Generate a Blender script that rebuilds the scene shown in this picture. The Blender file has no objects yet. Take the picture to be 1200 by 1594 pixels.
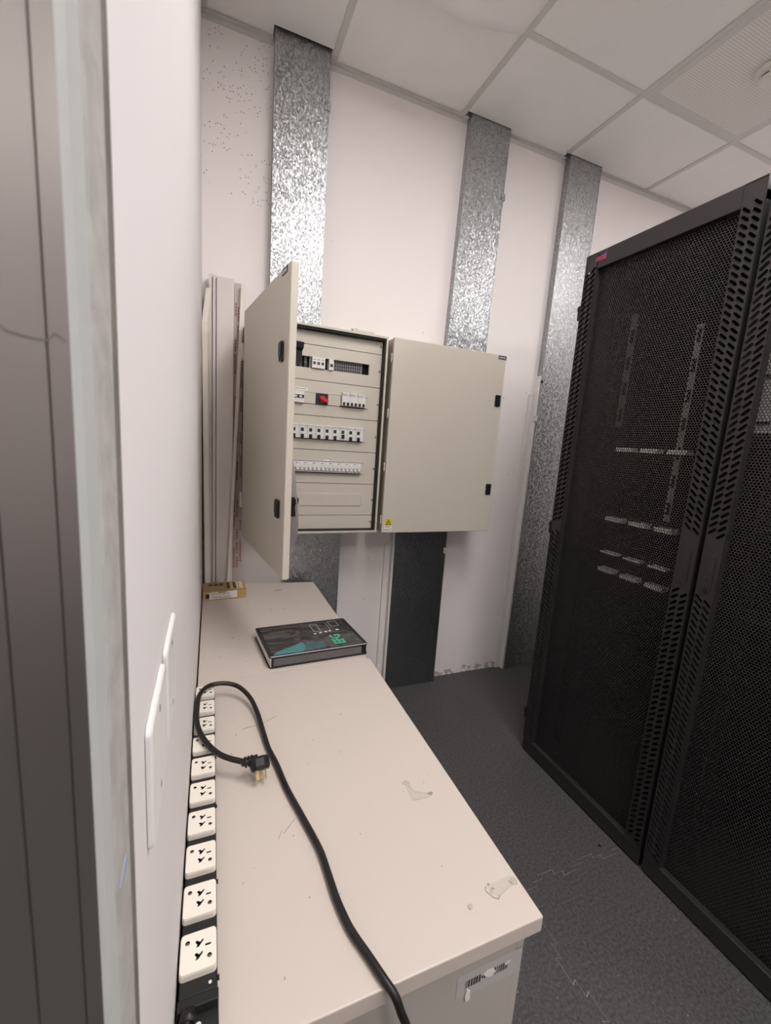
import bpy, bmesh, math, random
from mathutils import Vector, Matrix
from mathutils.geometry import delaunay_2d_cdt
random.seed(7)
S = bpy.context.scene
COL = S.collection

# ------------------------------------------------------------ camera, world, exposure
cam_d = bpy.data.cameras.new('camera'); cam = bpy.data.objects.new('camera', cam_d); COL.objects.link(cam)
cam_d.sensor_fit = 'HORIZONTAL'; cam_d.sensor_width = 36.0
cam_d.lens = 662.06 / 1200 * 36.0
cam_d.clip_start = 0.01; cam_d.clip_end = 50
CR = Vector((0.92586, -0.37169, 0.06798)).normalized()          # right
CF = Vector((0.37786, 0.91142, -0.16292)).normalized()          # forward
CU = CR.cross(CF).normalized()
CF = CU.cross(CR).normalized()
mw = Matrix(((CR.x, CU.x, -CF.x), (CR.y, CU.y, -CF.y), (CR.z, CU.z, -CF.z))).to_4x4()
mw.translation = Vector((0.03756, -1.96117, 1.31090))
cam.matrix_world = mw
cam_d.dof.use_dof = True; cam_d.dof.focus_distance = 1.9; cam_d.dof.aperture_fstop = 18.0
S.camera = cam
W = bpy.data.worlds.new('world'); S.world = W; W.use_nodes = True
W.node_tree.nodes['Background'].inputs[0].default_value = (0.6, 0.62, 0.65, 1)
W.node_tree.nodes['Background'].inputs[1].default_value = 0.02
S.view_settings.view_transform = 'Standard'; S.view_settings.look = 'None'
S.view_settings.gamma = 1.0; S.view_settings.use_curve_mapping = False
S.view_settings.exposure = 1.62
LAMP = 4.8          # strength of the ceiling light panels

# ------------------------------------------------------------ materials
def lin(c):
    return tuple(((x / 255) / 12.92 if x / 255 <= 0.04045 else ((x / 255 + 0.055) / 1.055) ** 2.4) for x in c) + (1.0,)

class NT:
    def __init__(s, name):
        s.m = bpy.data.materials.new(name); s.m.use_nodes = True
        s.t = s.m.node_tree; s.b = s.t.nodes['Principled BSDF']
    def n(s, kind, **kw):
        x = s.t.nodes.new(kind)
        for k, v in kw.items():
            if k.startswith('i_'): x.inputs[int(k[2:]) if k[2:].isdigit() else k[2:]].default_value = v
            else: setattr(x, k, v)
        return x
    def l(s, a, b): s.t.links.new(a, b)

def mat(name, rgb, rough=0.5, metal=0.0, var=0.04, vscale=6.0, bump=0.0, bscale=150.0, spec=0.5, emit=None):
    q = NT(name); b = q.b
    b.inputs['Roughness'].default_value = rough; b.inputs['Metallic'].default_value = metal
    b.inputs['Specular IOR Level'].default_value = spec
    c = lin(rgb)
    tc = q.n('ShaderNodeTexCoord')
    no = q.n('ShaderNodeTexNoise'); no.inputs['Scale'].default_value = vscale; no.inputs['Detail'].default_value = 4
    q.l(tc.outputs['Object'], no.inputs['Vector'])
    mx = q.n('ShaderNodeMix', data_type='RGBA')
    mx.inputs[6].default_value = tuple(x * (1 - var) for x in c[:3]) + (1,)
    mx.inputs[7].default_value = tuple(min(1, x * (1 + var)) for x in c[:3]) + (1,)
    q.l(no.outputs['Fac'], mx.inputs[0]); q.l(mx.outputs[2], b.inputs['Base Color'])
    if bump:
        n2 = q.n('ShaderNodeTexNoise'); n2.inputs['Scale'].default_value = bscale; n2.inputs['Detail'].default_value = 3
        q.l(tc.outputs['Object'], n2.inputs['Vector'])
        bp = q.n('ShaderNodeBump'); bp.inputs['Strength'].default_value = bump; bp.inputs['Distance'].default_value = 0.002
        q.l(n2.outputs['Fac'], bp.inputs['Height']); q.l(bp.outputs['Normal'], b.inputs['Normal'])
    if emit:
        b.inputs['Emission Color'].default_value = lin(emit[0]); b.inputs['Emission Strength'].default_value = emit[1]
    return q.m

def math_n(q, op, a, b=None, clamp=False):
    x = q.n('ShaderNodeMath', operation=op); x.use_clamp = clamp
    for i, v in enumerate((a, b)):
        if v is None: continue
        if isinstance(v, (int, float)): x.inputs[i].default_value = v
        else: q.l(v, x.inputs[i])
    return x.outputs[0]

def mix_n(q, fac, a, b):
    x = q.n('ShaderNodeMix', data_type='RGBA')
    if isinstance(fac, (int, float)): x.inputs[0].default_value = fac
    else: q.l(fac, x.inputs[0])
    for i, v in ((6, a), (7, b)):
        if isinstance(v, tuple): x.inputs[i].default_value = v
        else: q.l(v, x.inputs[i])
    return x.outputs[2]

def wall_mat(name, rgb, specks=False, dirt=False):
    q = NT(name); b = q.b; b.inputs['Roughness'].default_value = 0.62; b.inputs['Specular IOR Level'].default_value = 0.3
    tc = q.n('ShaderNodeTexCoord'); P = tc.outputs['Object']
    no = q.n('ShaderNodeTexNoise'); no.inputs['Scale'].default_value = 2.2; no.inputs['Detail'].default_value = 5
    q.l(P, no.inputs['Vector'])
    c = lin(rgb)
    col = mix_n(q, no.outputs['Fac'], tuple(x * .96 for x in c[:3]) + (1,), tuple(min(1, x * 1.03) for x in c[:3]) + (1,))
    sx = q.n('ShaderNodeSeparateXYZ'); q.l(P, sx.inputs[0]); X, Y, Z = sx.outputs
    if specks:      # mould specks high up in the corner
        vo = q.n('ShaderNodeTexVoronoi'); vo.inputs['Scale'].default_value = 100; q.l(P, vo.inputs['Vector'])
        sc = q.n('ShaderNodeSeparateColor'); q.l(vo.outputs['Color'], sc.inputs[0])
        dot = math_n(q, 'LESS_THAN', vo.outputs['Distance'], 0.27)
        pick = math_n(q, 'GREATER_THAN', sc.outputs[0], 0.62)
        n3 = q.n('ShaderNodeTexNoise'); n3.inputs['Scale'].default_value = 7; q.l(P, n3.inputs['Vector'])
        patch = math_n(q, 'GREATER_THAN', n3.outputs['Fac'], 0.46)
        m1 = math_n(q, 'MULTIPLY', math_n(q, 'MULTIPLY', dot, pick), patch)
        zz = math_n(q, 'MULTIPLY', math_n(q, 'GREATER_THAN', Z, 2.2), math_n(q, 'LESS_THAN', X, 0.26))
        m1 = math_n(q, 'MULTIPLY', math_n(q, 'MULTIPLY', m1, zz), 0.55)
        col = mix_n(q, m1, col, lin((95, 88, 82)))
    if dirt:        # scuffed brown foot of the wall
        n4 = q.n('ShaderNodeTexNoise'); n4.inputs['Scale'].default_value = 16; n4.inputs['Detail'].default_value = 6; q.l(P, n4.inputs['Vector'])
        lim = math_n(q, 'MULTIPLY', n4.outputs['Fac'], 0.07)
        low = math_n(q, 'LESS_THAN', Z, lim)
        n5 = q.n('ShaderNodeTexNoise'); n5.inputs['Scale'].default_value = 30; q.l(P, n5.inputs['Vector'])
        low = math_n(q, 'MULTIPLY', math_n(q, 'MULTIPLY', low, math_n(q, 'GREATER_THAN', n5.outputs['Fac'], 0.5)), 0.55)
        col = mix_n(q, low, col, lin((125, 95, 75)))
        # scattered tiny chips
        v2 = q.n('ShaderNodeTexVoronoi'); v2.inputs['Scale'].default_value = 9; q.l(P, v2.inputs['Vector'])
        ch = math_n(q, 'LESS_THAN', v2.outputs['Distance'], 0.035)
        col = mix_n(q, math_n(q, 'MULTIPLY', ch, 0.5), col, lin((110, 100, 95)))
    q.l(col, b.inputs['Base Color'])
    n2 = q.n('ShaderNodeTexNoise'); n2.inputs['Scale'].default_value = 90; n2.inputs['Detail'].default_value = 4; q.l(P, n2.inputs['Vector'])
    bp = q.n('ShaderNodeBump'); bp.inputs['Strength'].default_value = 0.12; bp.inputs['Distance'].default_value = 0.002
    q.l(n2.outputs['Fac'], bp.inputs['Height']); q.l(bp.outputs['Normal'], b.inputs['Normal'])
    return q.m

def galv_mat(name, rgb=(186, 188, 189), rough=0.43, spangle=235, tilt=0.25):
    q = NT(name); b = q.b; b.inputs['Metallic'].default_value = 1.0
    tc = q.n('ShaderNodeTexCoord'); P = tc.outputs['Object']
    ms = q.n('ShaderNodeMapping'); ms.inputs['Scale'].default_value = (1, 1, 0.62); q.l(P, ms.inputs[0])
    nz = q.n('ShaderNodeTexNoise'); nz.inputs['Scale'].default_value = 60; q.l(ms.outputs[0], nz.inputs['Vector'])
    wv = q.n('ShaderNodeVectorMath', operation='SCALE'); wv.inputs[3].default_value = 0.006; q.l(nz.outputs['Color'], wv.inputs[0])
    ad = q.n('ShaderNodeVectorMath', operation='ADD'); q.l(ms.outputs[0], ad.inputs[0]); q.l(wv.outputs[0], ad.inputs[1])
    vo = q.n('ShaderNodeTexVoronoi'); vo.inputs['Scale'].default_value = spangle; q.l(ad.outputs[0], vo.inputs['Vector'])
    sc = q.n('ShaderNodeSeparateColor'); q.l(vo.outputs['Color'], sc.inputs[0])
    c = lin(rgb)
    col = mix_n(q, sc.outputs[0], tuple(x * .58 for x in c[:3]) + (1,), tuple(min(1, x * 1.10) for x in c[:3]) + (1,))
    q.l(col, b.inputs['Base Color'])
    mr = q.n('ShaderNodeMapRange'); mr.inputs[3].default_value = rough - .08; mr.inputs[4].default_value = rough + .08
    q.l(sc.outputs[1], mr.inputs[0]); q.l(mr.outputs[0], b.inputs['Roughness'])
    sb = q.n('ShaderNodeVectorMath', operation='SUBTRACT'); q.l(vo.outputs['Color'], sb.inputs[0]); sb.inputs[1].default_value = (.5, .5, .5)
    s2 = q.n('ShaderNodeVectorMath', operation='SCALE'); s2.inputs[3].default_value = tilt; q.l(sb.outputs[0], s2.inputs[0])
    ge = q.n('ShaderNodeNewGeometry')
    a2 = q.n('ShaderNodeVectorMath', operation='ADD'); q.l(ge.outputs['Normal'], a2.inputs[0]); q.l(s2.outputs[0], a2.inputs[1])
    nn = q.n('ShaderNodeVectorMath', operation='NORMALIZE'); q.l(a2.outputs[0], nn.inputs[0])
    q.l(nn.outputs[0], b.inputs['Normal'])
    return q.m

def floor_mat(name):
    q = NT(name); b = q.b; b.inputs['Roughness'].default_value = 0.55; b.inputs['Specular IOR Level'].default_value = 0.4
    tc = q.n('ShaderNodeTexCoord'); P = tc.outputs['Object']
    n1 = q.n('ShaderNodeTexNoise'); n1.inputs['Scale'].default_value = 130; n1.inputs['Detail'].default_value = 5; q.l(P, n1.inputs['Vector'])
    n2 = q.n('ShaderNodeTexNoise'); n2.inputs['Scale'].default_value = 3.0; n2.inputs['Detail'].default_value = 5; q.l(P, n2.inputs['Vector'])
    mr = q.n('ShaderNodeMapRange'); mr.inputs[1].default_value = .35; mr.inputs[2].default_value = .65; q.l(n1.outputs['Fac'], mr.inputs[0])
    c1 = mix_n(q, mr.outputs[0], lin((56, 55, 58)), lin((92, 91, 92)))
    f = math_n(q, 'MULTIPLY', n2.outputs['Fac'], 0.5)
    col = mix_n(q, f, c1, lin((88, 85, 83)))
    vo = q.n('ShaderNodeTexVoronoi'); vo.inputs['Scale'].default_value = 22; q.l(P, vo.inputs['Vector'])
    fl = math_n(q, 'LESS_THAN', vo.outputs['Distance'], 0.045)
    col = mix_n(q, math_n(q, 'MULTIPLY', fl, 0.45), col, lin((175, 172, 168)))
    q.l(col, b.inputs['Base Color'])
    bp = q.n('ShaderNodeBump'); bp.inputs['Strength'].default_value = 0.25; bp.inputs['Distance'].default_value = 0.002
    q.l(n1.outputs['Fac'], bp.inputs['Height']); q.l(bp.outputs['Normal'], b.inputs['Normal'])
    return q.m

def perf_mat(name, rgb):
    q = NT(name); b = q.b; b.inputs['Roughness'].default_value = 0.5
    tc = q.n('ShaderNodeTexCoord'); P = tc.outputs['Object']
    sx = q.n('ShaderNodeSeparateXYZ'); q.l(P, sx.inputs[0])
    def cell(o): return math_n(q, 'SUBTRACT', math_n(q, 'FRACT', math_n(q, 'MULTIPLY', o, 105.0)), 0.5)
    cx, cy = cell(sx.outputs[0]), cell(sx.outputs[1])
    r2 = math_n(q, 'ADD', math_n(q, 'MULTIPLY', cx, cx), math_n(q, 'MULTIPLY', cy, cy))
    hole = math_n(q, 'LESS_THAN', r2, 0.045)
    c = lin(rgb)
    col = mix_n(q, math_n(q, 'MULTIPLY', hole, 0.5), c, lin((90, 86, 82)))
    q.l(col, b.inputs['Base Color'])
    return q.m

M = {}
M['wall_back'] = wall_mat('back_wall_paint', (245, 238, 235), specks=True, dirt=True)
M['wall'] = wall_mat('wall_paint', (226, 221, 220))
M['frame_plaster'] = mat('frame_plaster', (170, 166, 162), .7, var=.32, vscale=60, bump=.6, bscale=120)
M['frame_edge'] = mat('frame_edge', (178, 181, 178), .6, var=.06, vscale=20, bump=.2)
M['dirt'] = mat('dirt_joint', (110, 104, 98), .8, var=.5, vscale=30, bump=.6)
M['frame_steel'] = mat('frame_steel', (136, 130, 127), .32, metal=.85, var=.05, vscale=12)
M['tile'] = mat('ceiling_tile_white', (250, 247, 244), .8, var=.03, vscale=8, bump=.35, bscale=260, spec=.2)
M['bar'] = mat('ceiling_bar_grey', (216, 212, 208), .5, var=.03)
M['perf'] = perf_mat('perforated_metal', (236, 231, 226))
M['plenum'] = mat('plenum_dark', (70, 64, 58), .9, var=.2)
M['floor_base'] = mat('floor_base', (190, 188, 184), .7)
M['floor'] = floor_mat('grey_fleck_floor')
M['galv'] = galv_mat('galvanised_steel')
M['galv_dark'] = galv_mat('galvanised_steel_dark_reflection', (146, 149, 152), .42, 235, .24)  # darker copy of galv: reflection of dark floor and cabinets put into the colour
M['plaster'] = mat('painted_edge_plaster', (238, 233, 229), .7, var=.05, vscale=40, bump=.6, bscale=90)
M['beige'] = mat('pebble_grey_powder_coat', (203, 196, 182), .42, var=.015, bump=.06, bscale=700)
M['beige_dark'] = mat('pebble_grey_inside', (150, 143, 130), .5)
M['seal'] = mat('black_seal', (22, 21, 21), .7)
M['black'] = mat('black_plastic', (24, 23, 24), .42)
M['blackm'] = mat('black_matt', (14, 14, 15), .8)
M['rack'] = mat('black_powder_coat', (47, 45, 45), .40, var=.05, vscale=30, bump=.12, bscale=900)
M['rack_in'] = mat('rack_interior', (20, 20, 21), .6)
M['rail'] = mat('dark_zinc_rail', (96, 95, 94), .45, metal=.2)
M['lip'] = mat('white_lip', (244, 243, 240), .4)
M['railmid'] = mat('grey_zinc_rail', (150, 149, 147), .45, metal=.2)
M['blue'] = mat('blue_ink_smudge', (146, 156, 178), .6, var=.2, vscale=200)
M['zinc'] = mat('zinc_plated', (206, 206, 204), .4, metal=.3)
M['white_dev'] = mat('white_device_plastic', (226, 224, 220), .4)
M['white_strip'] = mat('white_label_strip', (236, 234, 230), .5)
M['grey_dev'] = mat('grey_device', (120, 116, 116), .5, var=.3, vscale=140)
M['dark_dev'] = mat('dark_device', (44, 42, 41), .5, var=.2)
M['recess'] = mat('recess_grey', (150, 148, 146), .5)
M['red'] = mat('red_knob', (205, 28, 44), .35)
M['maroon'] = mat('red_window', (92, 24, 34), .3)
M['screw'] = mat('screw_steel', (150, 146, 138), .35, metal=.8)
M['ink'] = mat('black_ink', (38, 36, 36), .6)
M['grey_ink'] = mat('faded_ink', (96, 92, 88), .6)
M['navy'] = mat('navy_plate', (38, 44, 74), .4)
M['yellow'] = mat('warning_yellow', (214, 198, 40), .5)
M['paper'] = mat('white_paper', (232, 228, 222), .6, var=.02)
M['paper_grey'] = mat('grey_paper', (186, 183, 179), .55, var=.1, vscale=18)
M['lam'] = mat('white_laminate', (205, 194, 184), .36, var=.02, vscale=3, bump=.04, bscale=500)
M['lam_side'] = mat('grey_white_melamine', (180, 174, 166), .5, var=.02)
M['residue'] = mat('tape_residue', (178, 169, 159), .5, var=.25, vscale=120)
M['grime'] = mat('dark_residue', (146, 137, 128), .6, var=.3, vscale=90)
M['socket'] = mat('cream_socket', (238, 231, 218), .35)
M['pdu'] = mat('black_aluminium', (25, 25, 26), .38, var=.1)
M['hole'] = mat('hole_dark', (8, 8, 8), .9)
M['cord'] = mat('black_cord', (20, 18, 17), .42)
M['brass'] = mat('brass_prong', (150, 132, 86), .45, metal=.6)
M['pvc'] = mat('white_pvc', (218, 209, 204), .4, var=.02)
M['pvc_cream'] = mat('cream_pvc', (226, 218, 206), .45, var=.02)
M['pvc_film'] = mat('lilac_pvc', (196, 184, 182), .45, var=.05, vscale=20)
M['red_ink'] = mat('red_print', (156, 104, 98), .6)
M['card'] = mat('brown_card', (178, 148, 100), .75, var=.06, vscale=25, bump=.15)
M['card_top'] = mat('printed_card', (172, 148, 104), .7, var=.05)
M['cream'] = mat('cream_print', (214, 198, 158), .7)
M['olive'] = mat('olive_print', (84, 70, 40), .7)
M['binder'] = mat('black_vinyl', (26, 25, 26), .25, var=.1, bump=.08, bscale=40)
M['spine'] = mat('spine_insert', (96, 92, 92), .28, var=.35, vscale=9)
M['foil'] = mat('clear_sleeve_edge', (190, 188, 196), .25)
M['green'] = mat('green_print', (70, 168, 130), .4)
M['teal'] = mat('teal_print', (70, 132, 136), .4, var=.4, vscale=200)
M['greyprint'] = mat('grey_print', (92, 90, 90), .4)
M['pink'] = mat('pink_badge', (196, 62, 104), .45)
M['violet'] = mat('violet_badge', (120, 110, 200), .4)
M['smoke'] = mat('detector_plastic', (232, 229, 222), .4)
M['plate'] = mat('white_plate', (226, 222, 220), .4)
def art_mat():
    q = NT('dark_swoosh_print'); b = q.b; b.inputs['Roughness'].default_value = .24
    tc = q.n('ShaderNodeTexCoord'); mp = q.n('ShaderNodeMapping'); mp.inputs['Scale'].default_value = (1, 3.2, 1); mp.inputs['Rotation'].default_value = (0, 0, .35)
    q.l(tc.outputs['Object'], mp.inputs[0])
    n = q.n('ShaderNodeTexNoise'); n.inputs['Scale'].default_value = 12; n.inputs['Detail'].default_value = 4; n.inputs['Distortion'].default_value = 1.2
    q.l(mp.outputs[0], n.inputs['Vector'])
    mr = q.n('ShaderNodeMapRange'); mr.inputs[1].default_value = .42; mr.inputs[2].default_value = .62; q.l(n.outputs['Fac'], mr.inputs[0])
    q.l(mix_n(q, mr.outputs[0], lin((33, 31, 32)), lin((84, 81, 80))), b.inputs['Base Color'])
    return q.m
M['art'] = art_mat()
def sheet_mat():
    q = NT('thin_sheet'); b = q.b; b.inputs['Base Color'].default_value = lin((200, 195, 198)); b.inputs['Roughness'].default_value = .6
    tr = q.n('ShaderNodeBsdfTranslucent'); tr.inputs[0].default_value = lin((214, 208, 210))
    mx = q.n('ShaderNodeMixShader'); mx.inputs[0].default_value = .55; out = q.t.nodes['Material Output']
    q.l(b.outputs[0], mx.inputs[1]); q.l(tr.outputs[0], mx.inputs[2]); q.l(mx.outputs[0], out.inputs[0]); return q.m
M['sheet'] = sheet_mat()
M['lamp'] = mat('lamp_diffuser', (255, 250, 244), .5, var=0, emit=((255, 251, 250), LAMP))

# ------------------------------------------------------------ mesh builder
class MB:
    def __init__(s): s.v = []; s.f = []; s.m = []; s.s = []
    def face(s, pts, mat=0, smooth=False):
        i = len(s.v); s.v += [tuple(p) for p in pts]; s.f.append(tuple(range(i, i + len(pts)))); s.m.append(mat); s.s.append(smooth)
    def raw(s, verts, faces, mat=0, smooth=False):
        i = len(s.v); s.v += [tuple(p) for p in verts]
        for f in faces: s.f.append(tuple(i + k for k in f)); s.m.append(mat); s.s.append(smooth)
    def box(s, x0, x1, y0, y1, z0, z1, bev=0.0, mat=0, seg=1):
        P = [(x, y, z) for z in (z0, z1) for y in (y0, y1) for x in (x0, x1)]
        F = [(0, 2, 3, 1), (4, 5, 7, 6), (0, 1, 5, 4), (2, 6, 7, 3), (0, 4, 6, 2), (1, 3, 7, 5)]
        if bev <= 0: s.raw(P, F, mat); return
        bm = bmesh.new(); vs = [bm.verts.new(p) for p in P]
        for f in F: bm.faces.new([vs[i] for i in f])
        bmesh.ops.bevel(bm, geom=list(bm.edges), offset=bev, segments=seg, affect='EDGES', profile=.5)
        s.bm(bm, mat)
    def bm(s, bm, mat=0, smooth=False):
        bm.verts.index_update()
        s.raw([v.co[:] for v in bm.verts], [[v.index for v in f.verts] for f in bm.faces], mat, smooth); bm.free()
    def prism(s, poly, fn, h0, h1, mat=0, smooth_side=False):
        # poly: 2D ccw list; fn(a, b, h) -> 3D
        n = len(poly)
        lo = [fn(a, b, h0) for a, b in poly]; hi = [fn(a, b, h1) for a, b in poly]
        s.raw(lo + hi, [tuple(range(n))[::-1], tuple(range(n, 2 * n))], mat)
        s.raw(lo + hi, [(i, (i + 1) % n, n + (i + 1) % n, n + i) for i in range(n)], mat, smooth_side)
    def cyl(s, c, ax, r, h, seg=16, mat=0, r2=None):
        ax = Vector(ax).normalized(); u = ax.orthogonal().normalized(); w = ax.cross(u); c = Vector(c); r2 = r if r2 is None else r2
        A = [c + (u * math.cos(t) + w * math.sin(t)) * r for t in [2 * math.pi * i / seg for i in range(seg)]]
        B = [c + ax * h + (u * math.cos(t) + w * math.sin(t)) * r2 for t in [2 * math.pi * i / seg for i in range(seg)]]
        s.raw(A + B, [tuple(range(seg))[::-1], tuple(range(seg, 2 * seg))], mat)
        s.raw(A + B, [(i, (i + 1) % seg, seg + (i + 1) % seg, seg + i) for i in range(seg)], mat, True)
    def tube(s, pts, r, seg=10, mat=0, rs=None):
        P = [Vector(p) for p in pts]; n = len(P); V = []; up = Vector((0, 0, 1)); prev = None
        for i in range(n):
            t = (P[min(i + 1, n - 1)] - P[max(i - 1, 0)]).normalized()
            u = (prev - t * prev.dot(t)) if prev else (up - t * up.dot(t))
            if u.length < 1e-5: u = t.orthogonal()
            u.normalize(); prev = u; w = t.cross(u); rr = rs[i] if rs else r
            V += [P[i] + (u * math.cos(a) + w * math.sin(a)) * rr for a in [2 * math.pi * k / seg for k in range(seg)]]
        F = [(i * seg + k, i * seg + (k + 1) % seg, (i + 1) * seg + (k + 1) % seg, (i + 1) * seg + k) for i in range(n - 1) for k in range(seg)]
        s.raw(V, F, mat, True); s.raw(V, [tuple(range(seg))[::-1], tuple(range((n - 1) * seg, n * seg))], mat)
    def holed(s, outer, holes, fn, depth, mat=0, hmat=None, back=False, bottom=None):
        # flat plate with holes: front at h=0, hole walls and rim down to h=-depth
        def ccw(p): return p if sum(p[i - 1][0] * p[i][1] - p[i][0] * p[i - 1][1] for i in range(len(p))) > 0 else p[::-1]
        outer = ccw(list(outer)); holes = [ccw(list(h)) for h in holes]
        vs = [Vector(p) for p in outer]; faces = [list(range(len(outer)))]
        for h in holes:
            i = len(vs); vs += [Vector(p) for p in h]; faces.append(list(range(i, i + len(h))))
        r = delaunay_2d_cdt(vs, [], faces, 2, 1e-6)
        V = [(v.x, v.y) for v in r[0]]; F = r[2]; orig = r[5]
        keep = [f for f, o in zip(F, orig) if o == [0]] if holes else F
        s.raw([fn(a, b, 0) for a, b in V], keep, mat)
        if back: s.raw([fn(a, b, -depth) for a, b in V], [f[::-1] for f in keep], mat)
        for k, h in enumerate([outer] + list(holes)):
            n = len(h); A = [fn(a, b, 0) for a, b in h]; B = [fn(a, b, -depth) for a, b in h]
            ff = [(i, n + i, n + (i + 1) % n, (i + 1) % n) for i in range(n)]
            s.raw(A + B, ff if k == 0 else [f[::-1] for f in ff], mat if k == 0 or hmat is None else hmat)
            if k and bottom is not None: s.raw(B, [tuple(range(n))], bottom)
    def build(s, name, mats, parent=None, smooth=None):
        me = bpy.data.meshes.new(name)
        inv = RM[parent.name].inverted() if parent is not None and parent.name in RM else Matrix()
        me.from_pydata([inv @ Vector(v) for v in s.v], [], s.f)
        mats = mats if isinstance(mats, (list, tuple)) else [mats]
        for m_ in mats: me.materials.append(M[m_])
        me.polygons.foreach_set('material_index', s.m); me.polygons.foreach_set('use_smooth', s.s)
        bm = bmesh.new(); bm.from_mesh(me)
        if len(bm.verts) < 60000:
            bmesh.ops.remove_doubles(bm, verts=bm.verts, dist=1e-6)
            bmesh.ops.recalc_face_normals(bm, faces=bm.faces); bm.to_mesh(me)
        bm.free(); me.update()
        o = bpy.data.objects.new(name, me); COL.objects.link(o)
        if parent is not None: o.parent = parent
        RM[o.name] = RM.get(parent.name, Matrix()) if parent is not None else Matrix()
        return o
RM = {}
def tag(o, label=None, cat=None, group=None, kind=None):
    if label: o['label'] = label
    if cat: o['category'] = cat
    if group: o['group'] = group
    if kind: o['kind'] = kind
    return o
def thing(name, label, cat, loc, rz=0.0, group=None):
    o = bpy.data.objects.new(name, None); COL.objects.link(o); o.empty_display_size = .05
    o.location = loc; o.rotation_euler = (0, 0, rz)
    RM[o.name] = Matrix.Translation(loc) @ Matrix.Rotation(rz, 4, 'Z')
    return tag(o, label, cat, group)
def struct(name, mb, mats, parent=None):
    o = mb.build(name, mats, parent)
    if parent is None: o['kind'] = 'structure'
    return o
def copy_part(src, parent, offset):
    c = src.copy(); COL.objects.link(c); c.parent = parent; c.location = src.location + Vector(offset)
    RM[c.name] = RM.get(parent.name, Matrix())
    for ch in list(src.children):
        d = ch.copy(); COL.objects.link(d); d.parent = c
    return c
def text(name, body, size, mats, parent, matrix, extr=0.0002, align='LEFT', sx=1.0, off=0.0):
    cu = bpy.data.curves.new(name, 'FONT'); cu.body = body; cu.size = size; cu.extrude = extr; cu.align_x = align; cu.resolution_u = 2; cu.offset = off
    tmp = bpy.data.objects.new('tmp', cu); COL.objects.link(tmp)
    dg = bpy.context.evaluated_depsgraph_get(); me = bpy.data.meshes.new_from_object(tmp.evaluated_get(dg))
    bpy.data.objects.remove(tmp); bpy.data.curves.remove(cu)
    inv = RM[parent.name].inverted() if parent is not None and parent.name in RM else Matrix()
    me.transform(inv @ matrix @ Matrix.Diagonal((sx, 1, 1, 1)))
    me.materials.clear(); me.materials.append(M[mats])
    o = bpy.data.objects.new(name, me); COL.objects.link(o); o.parent = parent; RM[o.name] = RM.get(parent.name, Matrix())
    return o
def frame_m(origin, ux, uy):
    ux = Vector(ux).normalized(); uy = Vector(uy).normalized(); uz = ux.cross(uy)
    m = Matrix((ux, uy, uz)).transposed().to_4x4(); m.translation = Vector(origin); return m
XY = lambda a, b, h: (a, b, h)
def rrect(x0, x1, y0, y1, r, n=4):
    out = []
    for cx, cy, a0 in ((x1 - r, y0 + r, -90), (x1 - r, y1 - r, 0), (x0 + r, y1 - r, 90), (x0 + r, y0 + r, 180)):
        out += [(cx + r * math.cos(math.radians(a0 + 90 * i / n)), cy + r * math.sin(math.radians(a0 + 90 * i / n))) for i in range(n + 1)]
    return out
def circ(cx, cy, r, n=10): return [(cx + r * math.cos(2 * math.pi * i / n), cy + r * math.sin(2 * math.pi * i / n)) for i in range(n)]
def rect(x0, x1, y0, y1): return [(x0, y0), (x1, y0), (x1, y1), (x0, y1)]

# ------------------------------------------------------------ the room
H = 2.792; XR = 3.5; YF = -5.2
wb = MB(); wb.box(-.15, XR + .15, 0, .15, -.1, 3.15); struct('wall_back', wb, 'wall_back')
wl = MB(); wl.box(-.15, 0, -1.738, .15, -.1, 3.15); wl.box(-.15, 0, YF, -2.75, -.1, 3.15); wl.box(-.15, 0, -2.75, -1.738, 2.35, 3.15); struct('wall_left', wl, 'wall')
wr = MB(); wr.box(XR, XR + .15, YF, 0, -.1, 3.15); struct('wall_right', wr, 'wall')
wf = MB(); wf.box(-.15, XR + .15, YF - .15, YF, -.1, 3.15); struct('wall_front', wf, 'wall')

# floor slab with interlocking puzzle-edged mats
fb = MB(); fb.box(0, XR, YF, 0, -.1, -.0013); floor = struct('floor', fb, 'floor_base')
def seam(p0, p1):
    p0, p1 = Vector(p0), Vector(p1); L = (p1 - p0).length; d = (p1 - p0) / L; n = Vector((-d.y, d.x)); out = [p0]
    k = max(1, int(round(L / .085))); w = L / k
    for i in range(k):
        sgn = 1 if i % 2 else -1
        a = i * w
        for t, o in ((.22, 0), (.14, .013), (.86, .013), (.78, 0)): out.append(p0 + d * (a + t * w) + n * o * sgn)
    out.append(p1); return out
xs = [0, .893, 1.893, 2.893, XR]; ys = [YF, -4.134, -3.134, -2.134, -1.134, 0]
HS = {}; VS = {}
for j in range(1, len(ys) - 1):
    for i in range(len(xs) - 1): HS[(i, j)] = seam((xs[i], ys[j]), (xs[i + 1], ys[j]))
for i in range(1, len(xs) - 1):
    for j in range(len(ys) - 1): VS[(i, j)] = seam((xs[i], ys[j]), (xs[i], ys[j + 1]))
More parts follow.
